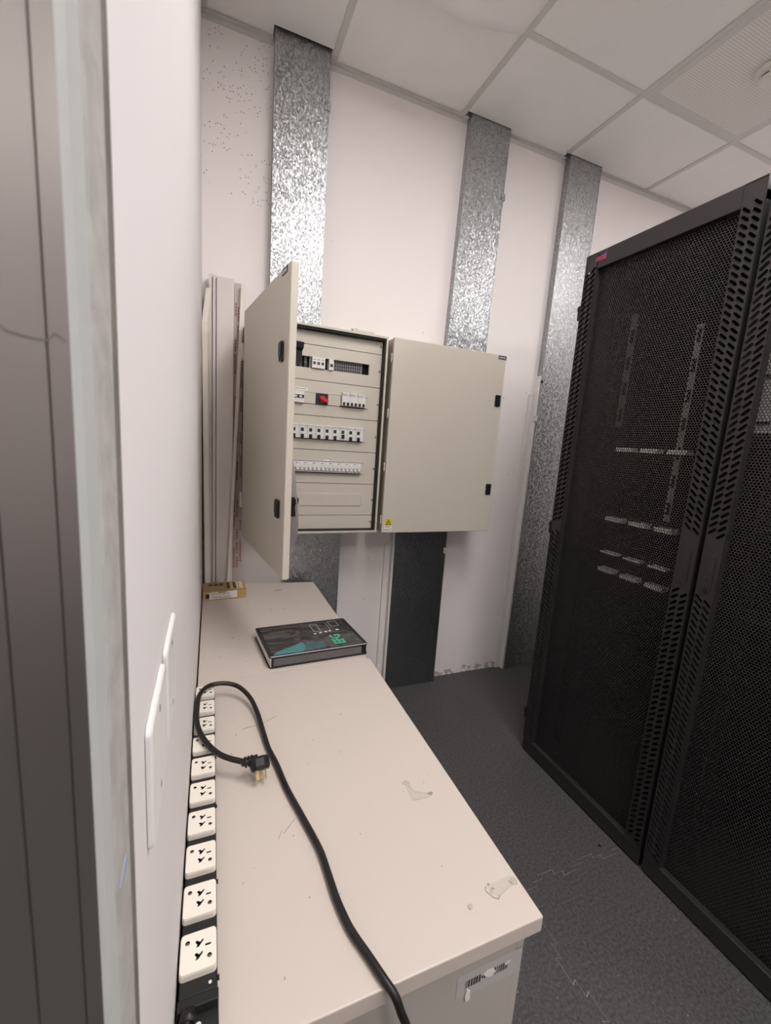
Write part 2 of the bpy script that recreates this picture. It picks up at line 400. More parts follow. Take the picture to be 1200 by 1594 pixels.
for i in range(len(xs) - 1):
    for j in range(len(ys) - 1):
        B = HS.get((i, j), [Vector((xs[i], ys[j])), Vector((xs[i + 1], ys[j]))]); T = HS.get((i, j + 1), [Vector((xs[i], ys[j + 1])), Vector((xs[i + 1], ys[j + 1]))])
        Lf = VS.get((i, j), [Vector((xs[i], ys[j])), Vector((xs[i], ys[j + 1]))]); Rt = VS.get((i + 1, j), [Vector((xs[i + 1], ys[j])), Vector((xs[i + 1], ys[j + 1]))])
        poly = B[:-1] + Rt[:-1] + T[::-1][:-1] + Lf[::-1][:-1]
        c = Vector(((xs[i] + xs[i + 1]) / 2, (ys[j] + ys[j + 1]) / 2))
        # inset each vertex along its own normal so the joint keeps one width
        n = len(poly); Q = []
        for k in range(n):
            a, b_, c_ = poly[k - 1], poly[k], poly[(k + 1) % n]
            e1 = (b_ - a).normalized(); e2 = (c_ - b_).normalized(); nn = (Vector((-e1.y, e1.x)) + Vector((-e2.y, e2.x)))
            nn = nn.normalized() if nn.length > 1e-4 else Vector((-e1.y, e1.x)); Q.append(b_ + nn * .0012)
        mb = MB(); mb.prism([(p.x, p.y) for p in Q], XY, -.0012, 0); mb.build('floor_tile', 'floor', floor)

mb = MB(); mb.cyl((1.267, -1.108, -.0005), (0, 0, 1), .0055, .0009, 12); mb.build('floor_hole', 'blackm', floor)
# ceiling: slab, hung grid, tiles
cs = MB(); cs.box(0, XR, YF, 0, 3.05, 3.15); ceil = struct('ceiling', cs, 'plenum')
gx = [-.0, .486, 1.086, 1.686, 2.286, 2.886, XR]; gy = [0, -.452, -1.052, -1.652, -2.252, -2.852, -3.452, -4.052, -4.652, YF]
LAMPS = ((1, 2), (4, 2), (1, 5), (4, 5))  # last two are added fill panels behind the camera
LIGHT = {(i, j + k) for i, j in LAMPS for k in (0, 1)}
D1 = (.256, .466, .050); D2 = (1.126, 1.336, .040); D3 = (1.711, 1.918, .040)   # x0, x1 at the wall, depth of the ducts
for i in range(6):
    for j in range(len(gy) - 1):
        x0, x1 = gx[i], gx[i + 1]; y1, y0 = gy[j], gy[j + 1]
        if (i, j) in LIGHT: continue
        mb = MB(); a0, a1, b0, b1 = x0 + .002, x1 - .002, y0 + .002, y1 - .002
        cut = None
        if j == 0:
            for D in (D1, D2, D3):
                if x0 < D[1] - .05 and x1 > D[0] + .05: cut = D
        if (i, j) == (3, 1):
            mb.box(a0 + .006, a1 - .006, b0 + .006, b1 - .006, H - .003, H + .02, .003, mat=1)
            mb.box(a0 + .035, a1 - .035, b0 + .035, b1 - .035, H - .0034, H - .0025, mat=0)
            o = mb.build('ceiling_tile', ['perf', 'bar'], ceil); o['label'] = 'perforated metal ceiling tile around the smoke detector'; continue
        if (i, j) == (1, 1):       # sagging tile: its wall-side edge droops under the grid
            N = 16; V = []
            for r in range(N + 1):
                for c in range(N + 1):
                    u, v = c / N, r / N
                    x = a0 + .012 + (a1 - a0 - .024) * u; y = b0 + (b1 - b0 + .012) * v
                    sag = .052 * math.sin(math.pi * u) ** 1.1 * v ** 1.5 + .004
                    V.append((x, y, H - sag + .012 * (1 - v)))
            nv = len(V); V += [(x, y, z + .014) for x, y, z in V]
            F = [(r * (N + 1) + c, r * (N + 1) + c + 1, (r + 1) * (N + 1) + c + 1, (r + 1) * (N + 1) + c) for r in range(N) for c in range(N)]
            F2 = [tuple(nv + k for k in f[::-1]) for f in F]
            rim = [r * (N + 1) for r in range(N, -1, -1)] + list(range(1, N + 1)) + [(r + 1) * (N + 1) + N for r in range(N)] + [N * (N + 1) + c for c in range(N - 1, 0, -1)]
            F3 = [(rim[k], rim[(k + 1) % len(rim)], nv + rim[(k + 1) % len(rim)], nv + rim[k]) for k in range(len(rim))]
            mb.raw(V, F + F2, 0, True); mb.raw(V, F3)
            o = mb.build('ceiling_tile', 'tile', ceil); o['label'] = 'sagging ceiling tile drooping below its grid bar'; continue
        if cut:
            g0, g1, gd = max(a0, cut[0] - (.008 if cut is D1 else .024)), min(a1, cut[1] + .003), -cut[2] - .003
            if cut is D1: gd = -.064; g1 = cut[1] + .006
            poly = [(a0, b0), (a1, b0), (a1, b1), (g1, b1), (g1, gd), (g0, gd), (g0, b1), (a0, b1)]
            if g0 <= a0 + .001: poly = [(a0, b0), (a1, b0), (a1, b1), (g1, b1), (g1, gd), (a0, gd)]
            mb.prism(poly, XY, H + .004, H + .018)
        else: mb.box(a0, a1, b0, b1, H + .004, H + .018, .002)
        mb.build('ceiling_tile', 'tile', ceil)
def tbar(x0, x1, y0, y1):
    mb = MB()
    if x1 - x0 < y1 - y0:
        c = (x0 + x1) / 2; mb.box(x0, x1, y0, y1, H, H + .003, .0008); mb.box(c - .0015, c + .0015, y0, y1, H + .003, H + .04)
    else:
        c = (y0 + y1) / 2; mb.box(x0, x1, y0, y1, H + .0004, H + .0032, .0008); mb.box(x0, x1, c - .0015, c + .0015, H + .003, H + .04)
    mb.build('ceiling_bar', 'bar', ceil)
for x in gx[1:-1]:
    tbar(x - .012, x + .012, YF, -.001 if x != 1.686 else -.046)
for j, y in enumerate(gy[1:-1]):
    for i in range(6):
        if (i, j) in LAMPS: continue
        tbar(gx[i] + (.012 if i else 0), gx[i + 1] - (.012 if i < 5 else 0), y - .012, y + .012)
# wall angle along the back and left walls
wt = MB()
for a, b in ((0, D1[0] - .005), (D1[1] + .004, D2[0] - .004), (D2[1] + .003, D3[0] - .004), (D3[1] + .003, XR)):
    wt.box(a, b, -.019, 0, H - .0012, H + .0012); wt.box(a, b, -.002, 0, H - .019, H)
struct('trim_1', wt, 'bar')
wt = MB(); wt.box(0, .019, YF, -.02, H - .0012, H + .0012); wt.box(0, .0015, YF, -.02, H - .019, H); struct('trim_2', wt, 'bar')

def ceiling_light(name, cell, label):
    i, j = cell; x0, x1 = gx[i], gx[i + 1]; y1, y0 = gy[j], gy[j + 2]      # a panel two tiles long
    t = thing(name, label, 'ceiling light', ((x0 + x1) / 2, (y0 + y1) / 2, H), 0, None)
    f = MB(); f.holed(rect(x0 + .013, x1 - .013, y0 + .013, y1 - .013), [rect(x0 + .03, x1 - .03, y0 + .03, y1 - .03)], lambda a, b, h: (a, b, H + .004 - h), .03)
    f.build('frame', 'bar', t)
    d = MB(); d.box(x0 + .029, x1 - .029, y0 + .029, y1 - .029, H + .010, H + .016); d.build('diffuser', 'lamp', t)
ceiling_light('ceiling_light', (1, 2), 'long white ceiling light panel above the near white cabinet')
ceiling_light('ceiling_light', (4, 2), 'long white ceiling light panel above the black racks')
ceiling_light('ceiling_light', (1, 5), 'added unseen fill light panel behind the camera, beside the left wall')  # added fill panel, unseen, lifts the lower back wall
ceiling_light('ceiling_light', (4, 5), 'added unseen fill light panel behind the camera, beside the right wall')  # second added fill panel, also unseen

# door frame beside the lens (steel profile with two folded ribs) and the closed leaf behind it
dd = thing('door_1', None, None, (-.05, -2.2, 0)); dd['kind'] = 'structure'
def vprof(name, pts, mats, parent, z0=0.0, z1=2.35, closed=True):
    mb = MB(); mb.prism(pts[::-1], XY, z0, z1); return mb.build(name, mats, parent)
vprof('dirty_joint', [(-.15, -1.738), (-.0003, -1.738), (-.0007, -1.741), (-.0007, -1.748), (-.15, -1.748)], 'dirt', dd)
vprof('plaster_edge', [(-.15, -1.748), (-.0007, -1.748), (-.0001, -1.750), (-.0001, -1.7775), (-.0009, -1.7792), (-.0009, -1.7815), (-.15, -1.7815)], 'frame_plaster', dd)
vprof('frame_bead', [(-.15, -1.7815), (-.0009, -1.7815), (-.0001, -1.7828), (-.0003, -1.797), (-.002, -1.8005), (-.15, -1.8005)], 'frame_edge', dd)
ca = math.sqrt(.5)
def pn(s, o=0.0): return (-.002 - s * ca + o * ca, -1.8005 - s * ca - o * ca)
pts = [pn(0)]
for s0 in (.0066, .0212): pts += [pn(s0 - .0007), pn(s0 - .0004, -.0006), pn(s0 + .0004, -.0006), pn(s0 + .0007)]
pts += [pn(.13), (-.15, pn(.13)[1]), (-.15, -1.8005)]
vprof('frame_panel', pts, 'frame_steel', dd)
mb = MB(); mb.prism([(-1.757 + a, 1.106 + b) for a, b in ((-.001, -.002), (-.006, -.003), (-.014, -.001), (-.018, .002), (-.010, .003), (-.004, .004), (-.0008, .002))], lambda a, b, h: (h, a, b), -.0002, .0003); mb.build('blue_smudge', 'blue', dd)
mb = MB(); sc_ = [(.0175, 1.3342), (.0159, 1.3331), (.0130, 1.3327), (.0091, 1.3326), (.0059, 1.3330), (.0041, 1.3352), (.0026, 1.3345), (.0012, 1.3336)]
for k in range(len(sc_) - 1):
    (a, b), (c, d_) = sc_[k], sc_[k + 1]; q_ = [pn(a, .0001), pn(c, .0001)]
    mb.raw([(q_[0][0], q_[0][1], b - .00035), (q_[1][0], q_[1][1], d_ - .00035), (q_[1][0], q_[1][1], d_ + .00035), (q_[0][0], q_[0][1], b + .00035)], [(0, 1, 2, 3)])
mb.build('scratch', 'dirt', dd)
mb = MB(); mb.box(-.145, -.10, -2.748, pn(.13)[1], 0, 2.348, .002); mb.build('door_leaf', 'frame_steel', dd)

BZ0, BZ1 = .908, 1.741
# ------------------------------------------------------------ galvanised cable ducts on the back wall
def duct(x0, x1, dep, z0, z1, label, m='galv', side=None, clips=(), xt=None):
    xt = xt or (x0, x1)
    t = thing('cable_duct', label, 'cable duct', ((x0 + x1) / 2, -.0, z0))
    def hexa(xa, xb, xc, xd, ya, yb):
        q = MB(); q.raw([(xa, ya, z0), (xb, ya, z0), (xb, yb, z0), (xa, yb, z0), (xc, ya, z1), (xd, ya, z1), (xd, yb, z1), (xc, yb, z1)],
                        [(3, 2, 1, 0), (4, 5, 6, 7), (0, 1, 5, 4), (1, 2, 6, 5), (2, 3, 7, 6), (3, 0, 4, 7)]); return q
    hexa(x0, x1, xt[0], xt[1], -dep, -.0005).build('body', m, t)
    # side flanges of the snapped-on cover, proud of the body edge
    hexa(x0 - .0015, x0 + .003, xt[0] - .0015, xt[0] + .003, -dep - .0015, -dep + .02).build('cover_edge', m, t)
    hexa(x1 - .003, x1 + .0015, xt[1] - .003, xt[1] + .0015, -dep - .0015, -dep + .02).build('cover_edge', m, t)
    for cx, cz, mm in clips:
        c = MB(); c.box(cx - .011, cx + .009, -dep - .004, -dep + .012, cz - .016, cz + .016, .001); c.box(cx - .002, cx + .012, -dep + .0, -.002, cz - .012, cz + .012); c.build('clip', mm, t)
    if side: 
        s = MB(); k_ = (xt[0] - x0) * (side[1] - z0) / (z1 - z0)
        for a_, b_, ya, h_ in ((side[0], .0016, -dep + .004, side[1]), (side[0] + .03, side[0], -.012, side[1] - .1)):
            s.raw([(x0 - a_, ya, z0), (x0 - b_, ya, z0), (x0 - b_, -.0005, z0), (x0 - a_, -.0005, z0), (x0 - a_ + k_, ya, h_), (x0 - b_ + k_, ya, h_), (x0 - b_ + k_, -.0005, h_), (x0 - a_ + k_, -.0005, h_)], [(3, 2, 1, 0), (4, 5, 6, 7), (0, 1, 5, 4), (1, 2, 6, 5), (2, 3, 7, 6), (3, 0, 4, 7)])
        s.build('painted_edge', 'plaster', t)['label'] = 'white painted plaster edge'
        if z1 > 2: s = MB(); s.cyl((x0 + .019, -dep - .0012, 1.690), (0, -1, 0), .0075, .003, 12); s.build('grommet', 'blackm', t)
    return t
duct(.256, .466, .05, BZ1 + .002, H + .12, 'tall galvanised cable duct from ceiling down behind the open breaker box', clips=((.462, 2.607, 'galv'),))
duct(1.097, 1.322, .04, BZ1 + .002, H + .12, 'galvanised cable duct from ceiling down behind the closed beige box', clips=((1.332, 2.505, 'galv'), (1.108, 1.935, 'galv')), xt=(1.128, 1.337))
duct(1.681, 1.918, .04, 0, H + .12, 'full-height galvanised cable duct beside the black racks, with white painted left edge', side=(.012, 1.72), clips=((1.690, 1.493, 'plate'),), xt=(1.713, 1.918))
t = duct(.352, .605, .05, 0, BZ0 - .002, 'short galvanised cable duct below the open breaker box, behind the far white cabinet')
t = duct(.898, 1.192, .045, 0, BZ0 - .002, 'galvanised cable duct with dark reflection in its colour, from the closed box down to the floor', m='galv_dark', side=(.012, .900), clips=((1.192, .761, 'plate'),))
# ------------------------------------------------------------ electrical boxes
def box_shell(t, x0, x1):
    b = MB(); th = .008
    b.box(x0, x0 + th, -.222, -.001, BZ0, BZ1); b.box(x1 - th, x1, -.222, -.001, BZ0, BZ1)
    b.box(x0 + th, x1 - th, -.222, -.001, BZ1 - th, BZ1); b.box(x0 + th, x1 - th, -.222, -.001, BZ0, BZ0 + th)
    b.box(x0 + th, x1 - th, -.012, -.001, BZ0 + th, BZ1 - th)
    return b.build('enclosure', 'beige', t)
def latch(P, parent, w=.027, h=.052):
    # P(a, b, o): a along the door, b height, o outwards
    mb = MB(); poly = rrect(-w / 2, w / 2, -h / 2, h / 2, .005, 3)
    mb.prism(poly, P, .0, .006); mb.prism(rrect(-w / 2 + .004, w / 2 - .004, -h / 2 + .012, h / 2 - .004, .004, 2), P, .006, .0085)
    mb.prism(circ(0, -h / 2 + .008, .0035, 8), P, .006, .0075)
    return mb.build('latch', 'black', parent)

# --- closed box
X0, X1 = .738, 1.306
tb = thing('distribution_box', 'closed beige metal box on back wall with yellow warning sticker, right of open box', 'electrical box', ((X0 + X1) / 2, -.11, BZ0))
box_shell(tb, X0 + .006, X1 - .004)
d = MB(); d.box(X0, X1, -.24, -.2225, BZ0, BZ1, .003, seg=2); door = d.build('door', 'beige', tb)
for cz in (1.535, 1.117):
    latch(lambda a, b, o, cz=cz: (1.280 + a, -.24 - o, cz + b), door)
for k, cz in enumerate((1.66, 1.43, 1.20, .965)):
    h = MB(); h.box(X0 - .0035, X0 + .008, -.228, -.214, cz - .016, cz + .016, .002); h.cyl((X0 - .001, -.224, cz - .02), (0, 0, 1), .0028, .04, 8); h.build('hinge', 'beige', tb)
n = MB(); n.box(1.262, 1.306, -.2412, -.2398, 1.7215, 1.7385, .0004); npl = n.build('nameplate', 'navy', door)
text('nameplate_lettering', 'GEWISS', .0125, 'white_strip', npl, frame_m((1.2645, -.2413, 1.7255), (1, 0, 0), (0, 0, 1)), sx=.86)
w = MB(); w.box(.750, .786, -.2408, -.2398, .914, .974); wl_ = w.build('warning_label', 'paper', door); wl_['label'] = 'yellow electricity warning sticker'
yf = MB(); yf.box(.751, .785, -.2413, -.2405, .942, .973, mat=0)
tri = [(.7545, .9455), (.7815, .9455), (.768, .9695)]; tin = [(.7595, .9485), (.7765, .9485), (.768, .9635)]
yf.prism(tri, lambda a, b, h: (a, -.2413 - h, b), 0, .0003, mat=1); yf.prism(tin, lambda a, b, h: (a, -.2416 - h, b), 0, .0002, mat=0)
yf.prism([(.7690, .9615), (.7660, .9550), (.7680, .9550), (.7665, .9495), (.7710, .9563), (.7690, .9563), (.7705, .9615)], lambda a, b, h: (a, -.2418 - h, b), 0, .0002, mat=1)
# three levels at most: the sticker's field and lettering hang on the box itself
yf.build('warning_triangle', ['yellow', 'ink'], door)
text('warning_lettering', 'PVS', .012, 'ink', door, frame_m((.756, -.2409, .931), (1, 0, 0), (0, 0, 1)))
text('warning_lettering', '405-6', .012, 'ink', door, frame_m((.7515, -.2409, .918), (1, 0, 0), (0, 0, 1)))

# --- open distribution board
X0, X1 = .160, .720
ob = thing('distribution_board', 'open beige breaker box with rows of switches, left of the closed box', 'breaker box', ((X0 + X1) / 2, -.11, BZ0))
box_shell(ob, X0, X1)
g = MB()
for bx in ((X0 + .008, X0 + .014, BZ0 + .008, BZ1 - .008), (X1 - .014, X1 - .008, BZ0 + .008, BZ1 - .008), (X0 + .014, X1 - .014, BZ1 - .016, BZ1 - .008), (X0 + .014, X1 - .014, BZ0 + .008, BZ0 + .012)):
    g.box(bx[0], bx[1], -.216, -.178, bx[2], bx[3])
g.build('seal', 'seal', ob)
br = MB(); br.box(.577, .672, -.175, -.14, BZ1, BZ1 + .0195, .002); br.cyl((.598, -.158, BZ1 + .0195), (0, 0, 1), .008, .006, 8); br.cyl((.580, -.158, BZ1 + .0195), (0, 0, 1), .006, .004, 8); br.build('top_bracket', 'beige', ob)
CY = -.19
PX0, PX1 = .182, .706
zs = [1.724, 1.672, 1.535, 1.396, 1.258, 1.119, .980, .920]
FR = lambda a, b, h: (a, CY - .0 + (-h), b)          # front plate plane; h positive goes towards the room
FP = lambda a, b, h: (a, CY - h, b)
wins = {1: [(.215, .652, 1.582, 1.626)], 2: [(.215, .656, 1.441, 1.4875)], 3: [(.215, .654, 1.300, 1.353)], 4: [(.215, .653, 1.162, 1.2115)], 5: []}
for k in range(7):
    zt, zb = zs[k] - .0012, zs[k + 1] + .0012
    hs = [rect(*w_) for w_ in wins.get(k, [])]
    p = MB(); p.holed(rect(PX0, PX1, zb, zt), hs, FP, .010)
    cp = p.build('cover_plate', 'beige', ob)
    s = MB()
    for sx_ in (.192, .700): s = MB(); s.cyl((sx_, CY + .001, zb + (zt - zb) * (.5 if k else .62)), (0, -1, 0), .0042, .0045, 10); s.build('screw', 'screw', cp)
# black sheet stands in for the shaded space behind the windows
bk = MB(); bk.box(PX0, PX1, -.155, -.150, .93, 1.715); bk.build('dark_backing', 'seal', ob)
def dev(name, x0, x1, z0, z1, m, y0=None, bev=.0008):
    mb = MB(); mb.box(x0, x1, CY - .006 if y0 is None else y0, -.158, z0, z1, bev); return mb.build(name, m, ob)
# row 1: terminals, a relay with three red windows, a small timer, a slotted block
for k in range(9):
    dev('terminal_block', .222 + k * .0195, .222 + k * .0195 + .0135, 1.578, 1.630, 'dark_dev', y0=-.180)
for k in range(9):
    mb = MB(); mb.cyl((.2287 + k * .0195, -.1795, 1.604), (0, -1, 0), .003, .0015, 8); mb.build('terminal_screw', 'screw', ob)
dev('small_relay', .398, .406, 1.583, 1.625, 'grey_dev', y0=-.186)
r = dev('relay', .4075, .4605, 1.583, 1.6255, 'white_dev', y0=CY - .010)
mb = MB()
for k in range(3): mb.box(.4115 + k * .0168, .4215 + k * .0168, CY - .0108, CY - .0098, 1.596, 1.607)
mb.build('red_window', 'maroon', r)
mb = MB()
for k in range(3): mb.box(.4120 + k * .0168, .4210 + k * .0168, CY - .0104, CY - .0099, 1.614, 1.6165)
mb.build('marking', 'grey_ink', r)
r = dev('timer', .477, .4960, 1.582, 1.6255, 'white_dev', y0=CY - .010)
mb = MB(); mb.box(.4815, .4920, CY - .0110, CY - .0098, 1.594, 1.606); mb.build('window', 'ink', r)
r = dev('slotted_block', .503, .626, 1.579, 1.628, 'grey_dev', y0=-.176)
mb = MB()
for k in range(12):
    for q_ in range(3): mb.box(.507 + k * .0095, .5125 + k * .0095, -.1772, -.1758, 1.586 + q_ * .013, 1.595 + q_ * .013)
mb.build('slots', 'dark_dev', r)
# row 2
def breaker(x0, x1, z0, z1, out=.012, tz=None, nt=1, tm='black', tw=.009, th=.016, td=.008):
    r = dev('circuit_breaker', x0, x1, z0, z1, 'white_dev', y0=CY - out)
    w_ = (x1 - x0) / nt
    for k in range(nt):
        c = x0 + w_ * (k + .5); mb = MB(); mb.box(c - tw / 2, c + tw / 2, CY - out - td, CY - out + .001, tz, tz + th, .0015); mb.build('toggle', tm, r)
    return r
r = dev('circuit_breaker', .312, .3805, 1.4425, 1.4995 - .012, 'white_dev', y0=CY - .014)
mb = MB(); mb.box(.3135, .3790, CY - .0150, CY - .0138, 1.4605, 1.4730); mb.build('toggle_recess', 'ink', r)
for k in range(3):
    mb = MB(); mb.box(.3205 + k * .0195, .3305 + k * .0195, CY - .021, CY - .0148, 1.4615, 1.4700, .0015); mb.build('toggle', 'white_dev', r)
dev('blank_filler', .217, .3105, 1.443, 1.486, 'beige', y0=CY - .003)
dev('blank_filler', .382, .4285, 1.443, 1.486, 'beige', y0=CY - .003); dev('blank_filler', .4800, .534, 1.443, 1.486, 'beige', y0=CY - .003); dev('blank_filler', .640, .6555, 1.443, 1.486, 'beige', y0=CY - .003)
r = dev('rotary_switch', .4290, .4795, 1.4425, 1.4870, 'black', y0=CY - .006)
mb = MB(); kc = (.457, 1.4635)
ang = math.radians(-22); ca_, sa_ = math.cos(ang), math.sin(ang)
def kp(a, b): return (kc[0] + a * ca_ - b * sa_, kc[1] + a * sa_ + b * ca_)
mb.prism(circ(kc[0], kc[1], .0135, 18), lambda a, b, h: (a, CY - h, b), .006, .012)
mb.prism([kp(a, b) for a, b in ((-.014, -.006), (.019, -.0055), (.021, -.002), (.021, .002), (.019, .0055), (-.014, .006), (-.017, 0))], lambda a, b, h: (a, CY - h, b), .012, .026)
mb.build('knob', 'red', r)['label'] = 'red rotary knob'
for k in range(3):
    breaker(.5365 + k * .0342, .5365 + k * .0342 + .0335, 1.4460, 1.4865, out=.016, tz=1.4475, nt=2, tm='black', tw=.008, th=.013, td=.007)
    mb = MB(); mb.box(.539 + k * .0342, .564 + k * .0342, CY - .0165, CY - .0005, 1.4890, 1.4995); mb.build('label_strip', 'white_strip', ob)
    mb = MB()
    for q_ in range(3): mb.box(.5415 + k * .0342 + q_ * .007, .5465 + k * .0342 + q_ * .007, CY - .0170, CY - .0164, 1.4925, 1.4955)
    mb.build('label_marking', 'grey_ink', ob)
mb = MB(); mb.box(.318, .394, CY - .0012, CY - .0001, 1.4925, 1.5035); mb.build('label_strip', 'white_strip', ob)
mb = MB()
x = .322
while x < .389:
    w_ = random.uniform(.003, .009); mb.box(x, x + w_, CY - .0016, CY - .0010, 1.4965, 1.4995); x += w_ + .002
mb.build('label_marking', 'grey_ink', ob)
# row 3: residual-current breakers with dark window and toggle
p3 = .03415
for k in range(12):
    c = .3425 + (k - 3) * p3
    if c < .225: continue
    r = dev('circuit_breaker', c - .0125, c + p3 - .0132, 1.3035, 1.3475, 'white_dev', y0=CY - .014)
    mb = MB(); mb.box(c - .0060, c + .0060, CY - .0148, CY - .0138, 1.3305, 1.3440); mb.build('test_window', 'ink', r)
    mb = MB(); zt = 1.3050 if k != 9 else 1.3130
    mb.box(c - .0058, c + .0058, CY - .024, CY - .0138, zt - .002, zt + .0145, .0015); mb.build('toggle', 'black', r)
    mb = MB(); mb.box(c - .0125, c + p3 - .0145, CY - .0145, CY - .0005, 1.3485, 1.3600); mb.build('label_strip', 'white_strip', ob)
    mb = MB(); x = c - .010
    while x < c + .016:
        w_ = random.uniform(.003, .008); mb.box(x, x + w_, CY - .0150, CY - .0144, 1.3525, 1.3550); x += w_ + .002
    mb.build('label_marking', 'grey_ink', ob)
mb = MB(); mb.box(.638, .6535, CY - .003, CY + .004, 1.3015, 1.3520); mb.build('blank_filler', 'beige', ob)
# row 4: white breakers with white toggles
for k in range(23):
    x0 = .637 - (k + 1) * .01775
    if x0 < .220: break
    r = dev('circuit_breaker', x0 + .0002, x0 + .01755, 1.1665, 1.1950, 'white_dev', y0=CY - .014)
    mb = MB(); mb.box(x0 + .0008, x0 + .0169, CY - .0145, CY - .0138, 1.1700, 1.1850); mb.build('toggle_recess', 'recess', r)
    mb = MB(); mb.box(x0 + .0035, x0 + .0142, CY - .0215, CY - .0138, 1.1720, 1.1840, .0025); mb.build('toggle', 'white_strip', r)
    mb = MB(); mb.box(x0 + .0005, x0 + .0172, CY - .0135, CY - .0005, 1.1955, 1.2095); mb.build('label_strip', 'white_strip', ob)
    if k % 2: mb = MB(); mb.box(x0 + .003, x0 + .0105, CY - .0139, CY - .0134, 1.2015, 1.2045); mb.build('label_marking', 'grey_ink', ob)
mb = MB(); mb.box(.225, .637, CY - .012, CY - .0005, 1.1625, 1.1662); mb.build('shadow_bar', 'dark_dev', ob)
mb = MB(); mb.box(.638, .6525, CY - .003, CY + .004, 1.1635, 1.2100); mb.build('blank_filler', 'beige', ob)
mb = MB(); mb.box(.474, .498, CY - .0012, CY - .0001, 1.2140, 1.2190); mb.build('label_strip', 'white_strip', ob)
# row 5 blank insert
mb = MB(); mb.box(.215, .648, CY - .0035, CY + .004, 1.0215, 1.0760, .0015); mb.build('blank_filler', 'beige', ob)
# open door
hx, hy = .145, -.24; ex, ey = .22, -.80
L = math.hypot(ex - hx, ey - hy); dx, dy = (ex - hx) / L, (ey - hy) / L; nx, ny = dy, -dx      # n: outside of the door
def DP(a, b, o): return (hx + dx * a + nx * o, hy + dy * a + ny * o, b)
d = MB()
bm = bmesh.new(); cube = [DP(a, b, o) for b in (BZ0, BZ1) for o in (0, -.02) for a in (.0, L)]
vs = [bm.verts.new(p) for p in cube]
for f in [(0, 2, 3, 1), (4, 5, 7, 6), (0, 1, 5, 4), (2, 6, 7, 3), (0, 4, 6, 2), (1, 3, 7, 5)]: bm.faces.new([vs[i] for i in f])
bmesh.ops.recalc_face_normals(bm, faces=bm.faces); bmesh.ops.bevel(bm, geom=list(bm.edges), offset=.003, segments=2, affect='EDGES', profile=.5); d.bm(bm)
door = d.build('door', 'beige', ob)
for cz, w_ in ((1.530, .030), (1.102, .034)):
    latch(lambda a, b, o, cz=cz: DP(.505 + a, cz + b, o), door, w_)
    mb = MB(); poly = [(-.012, -.028), (.010, -.028), (.016, .006), (.034, .012), (.040, .026), (.020, .030), (-.012, .018)]
    mb.prism([(a_, b_) for a_, b_ in poly], lambda a, b, o, cz=cz: DP(.500 + a * .6, cz + .004 + b, -.02 - o), .0, .034); mb.build('latch_cam', 'black', door)
mb = MB(); mb.prism(rect(.488, .535, 1.7215, 1.7385), DP, .0, .0012); npl = mb.build('nameplate', 'navy', door)
text('nameplate_lettering', 'GEWISS', .0125, 'white_strip', npl, frame_m(DP(.4905, 1.7255, .0014), (dx, dy, 0), (0, 0, 1)), sx=.9)
# curled grey drawing sheet in the door pocket
N = 14; V = []
for r in range(N + 1):
    for c in range(9):
        v = r / N; a = .30 + .235 * c / 8
        o = .003 + (.030 * math.sin(math.pi * min(1, v * 1.02)) ** .8 + .006 * math.sin(7 * v)) * (c / 8) ** .8
        V.append(DP(a - .01 * math.sin(5 * v), .955 + .285 * v, -.0205 - o))
nv = len(V); F = [(r * 9 + c, r * 9 + c + 1, (r + 1) * 9 + c + 1, (r + 1) * 9 + c) for r in range(N) for c in range(8)]
mb = MB(); mb.raw(V, F, 0, True); mb.build('drawing_sheet', 'sheet', door)['label'] = 'curled grey sheet in the door pocket'
for cz in (1.60, 1.05):
    mb = MB(); mb.cyl((hx - .004, hy + .006, cz - .03), (0, 0, 1), .005, .06, 10); mb.box(hx - .004, hx + .006, hy + .002, hy + .02, cz - .022, cz + .022); mb.build('hinge', 'beige', ob)

# ------------------------------------------------------------ storage cabinets
ZT = .6545
def cabinet(poly, body, label):
    t = thing('storage_cabinet', label, 'cabinet', ((body[0] + body[1]) / 2, (body[2] + body[3]) / 2, 0))
    mb = MB(); bm = bmesh.new()
    lo = [bm.verts.new((a, b, ZT - .026)) for a, b in poly]; hi = [bm.verts.new((a, b, ZT)) for a, b in poly]; n = len(poly)
    bm.faces.new(lo[::-1]); bm.faces.new(hi)
    for i in range(n): bm.faces.new((lo[i], lo[(i + 1) % n], hi[(i + 1) % n], hi[i]))
    bmesh.ops.bevel(bm, geom=list(bm.edges), offset=.0018, segments=2, affect='EDGES', profile=.5); mb.bm(bm)
    mb.build('top_panel', 'lam', t)
    x0, x1, y0, y1 = body
    for nm, bx in (('side_panel', (x0, x1, y0, y0 + .018)), ('side_panel', (x0, x1, y1 - .018, y1)), ('back_panel', (x0, x0 + .01, y0 + .018, y1 - .018))):
        mb = MB(); mb.box(bx[0], bx[1], bx[2], bx[3], .0, ZT - .026, .001); mb.build(nm, 'lam_side', t)
    mb = MB(); mb.box(x0 + .01, x1 - .02, y0 + .018, y1 - .018, .0, .06); mb.build('plinth', 'lam_side', t)
    ym = (y0 + y1) / 2
    for a, b, hy_ in ((y0 + .0, ym - .0015, ym - .05), (ym + .0015, y1 - .0, ym + .05)):
        mb = MB(); mb.box(x1, x1 + .017, a + .002, b - .002, .065, ZT - .03, .0015); dr = mb.build('cabinet_door', 'lam_side', t)
        mb = MB(); mb.tube([(x1 + .017, hy_, .40), (x1 + .032, hy_, .405), (x1 + .032, hy_, .495), (x1 + .017, hy_, .50)], .004, 8); mb.build('handle', 'screw', dr)
    return t
cn = cabinet([(.004, -1.591), (.480, -1.591), (.486, -.8350), (.004, -.8350)], (.012, .450, -1.578, -.845), 'near low white cabinet with tape marks and torn barcode sticker on its end')
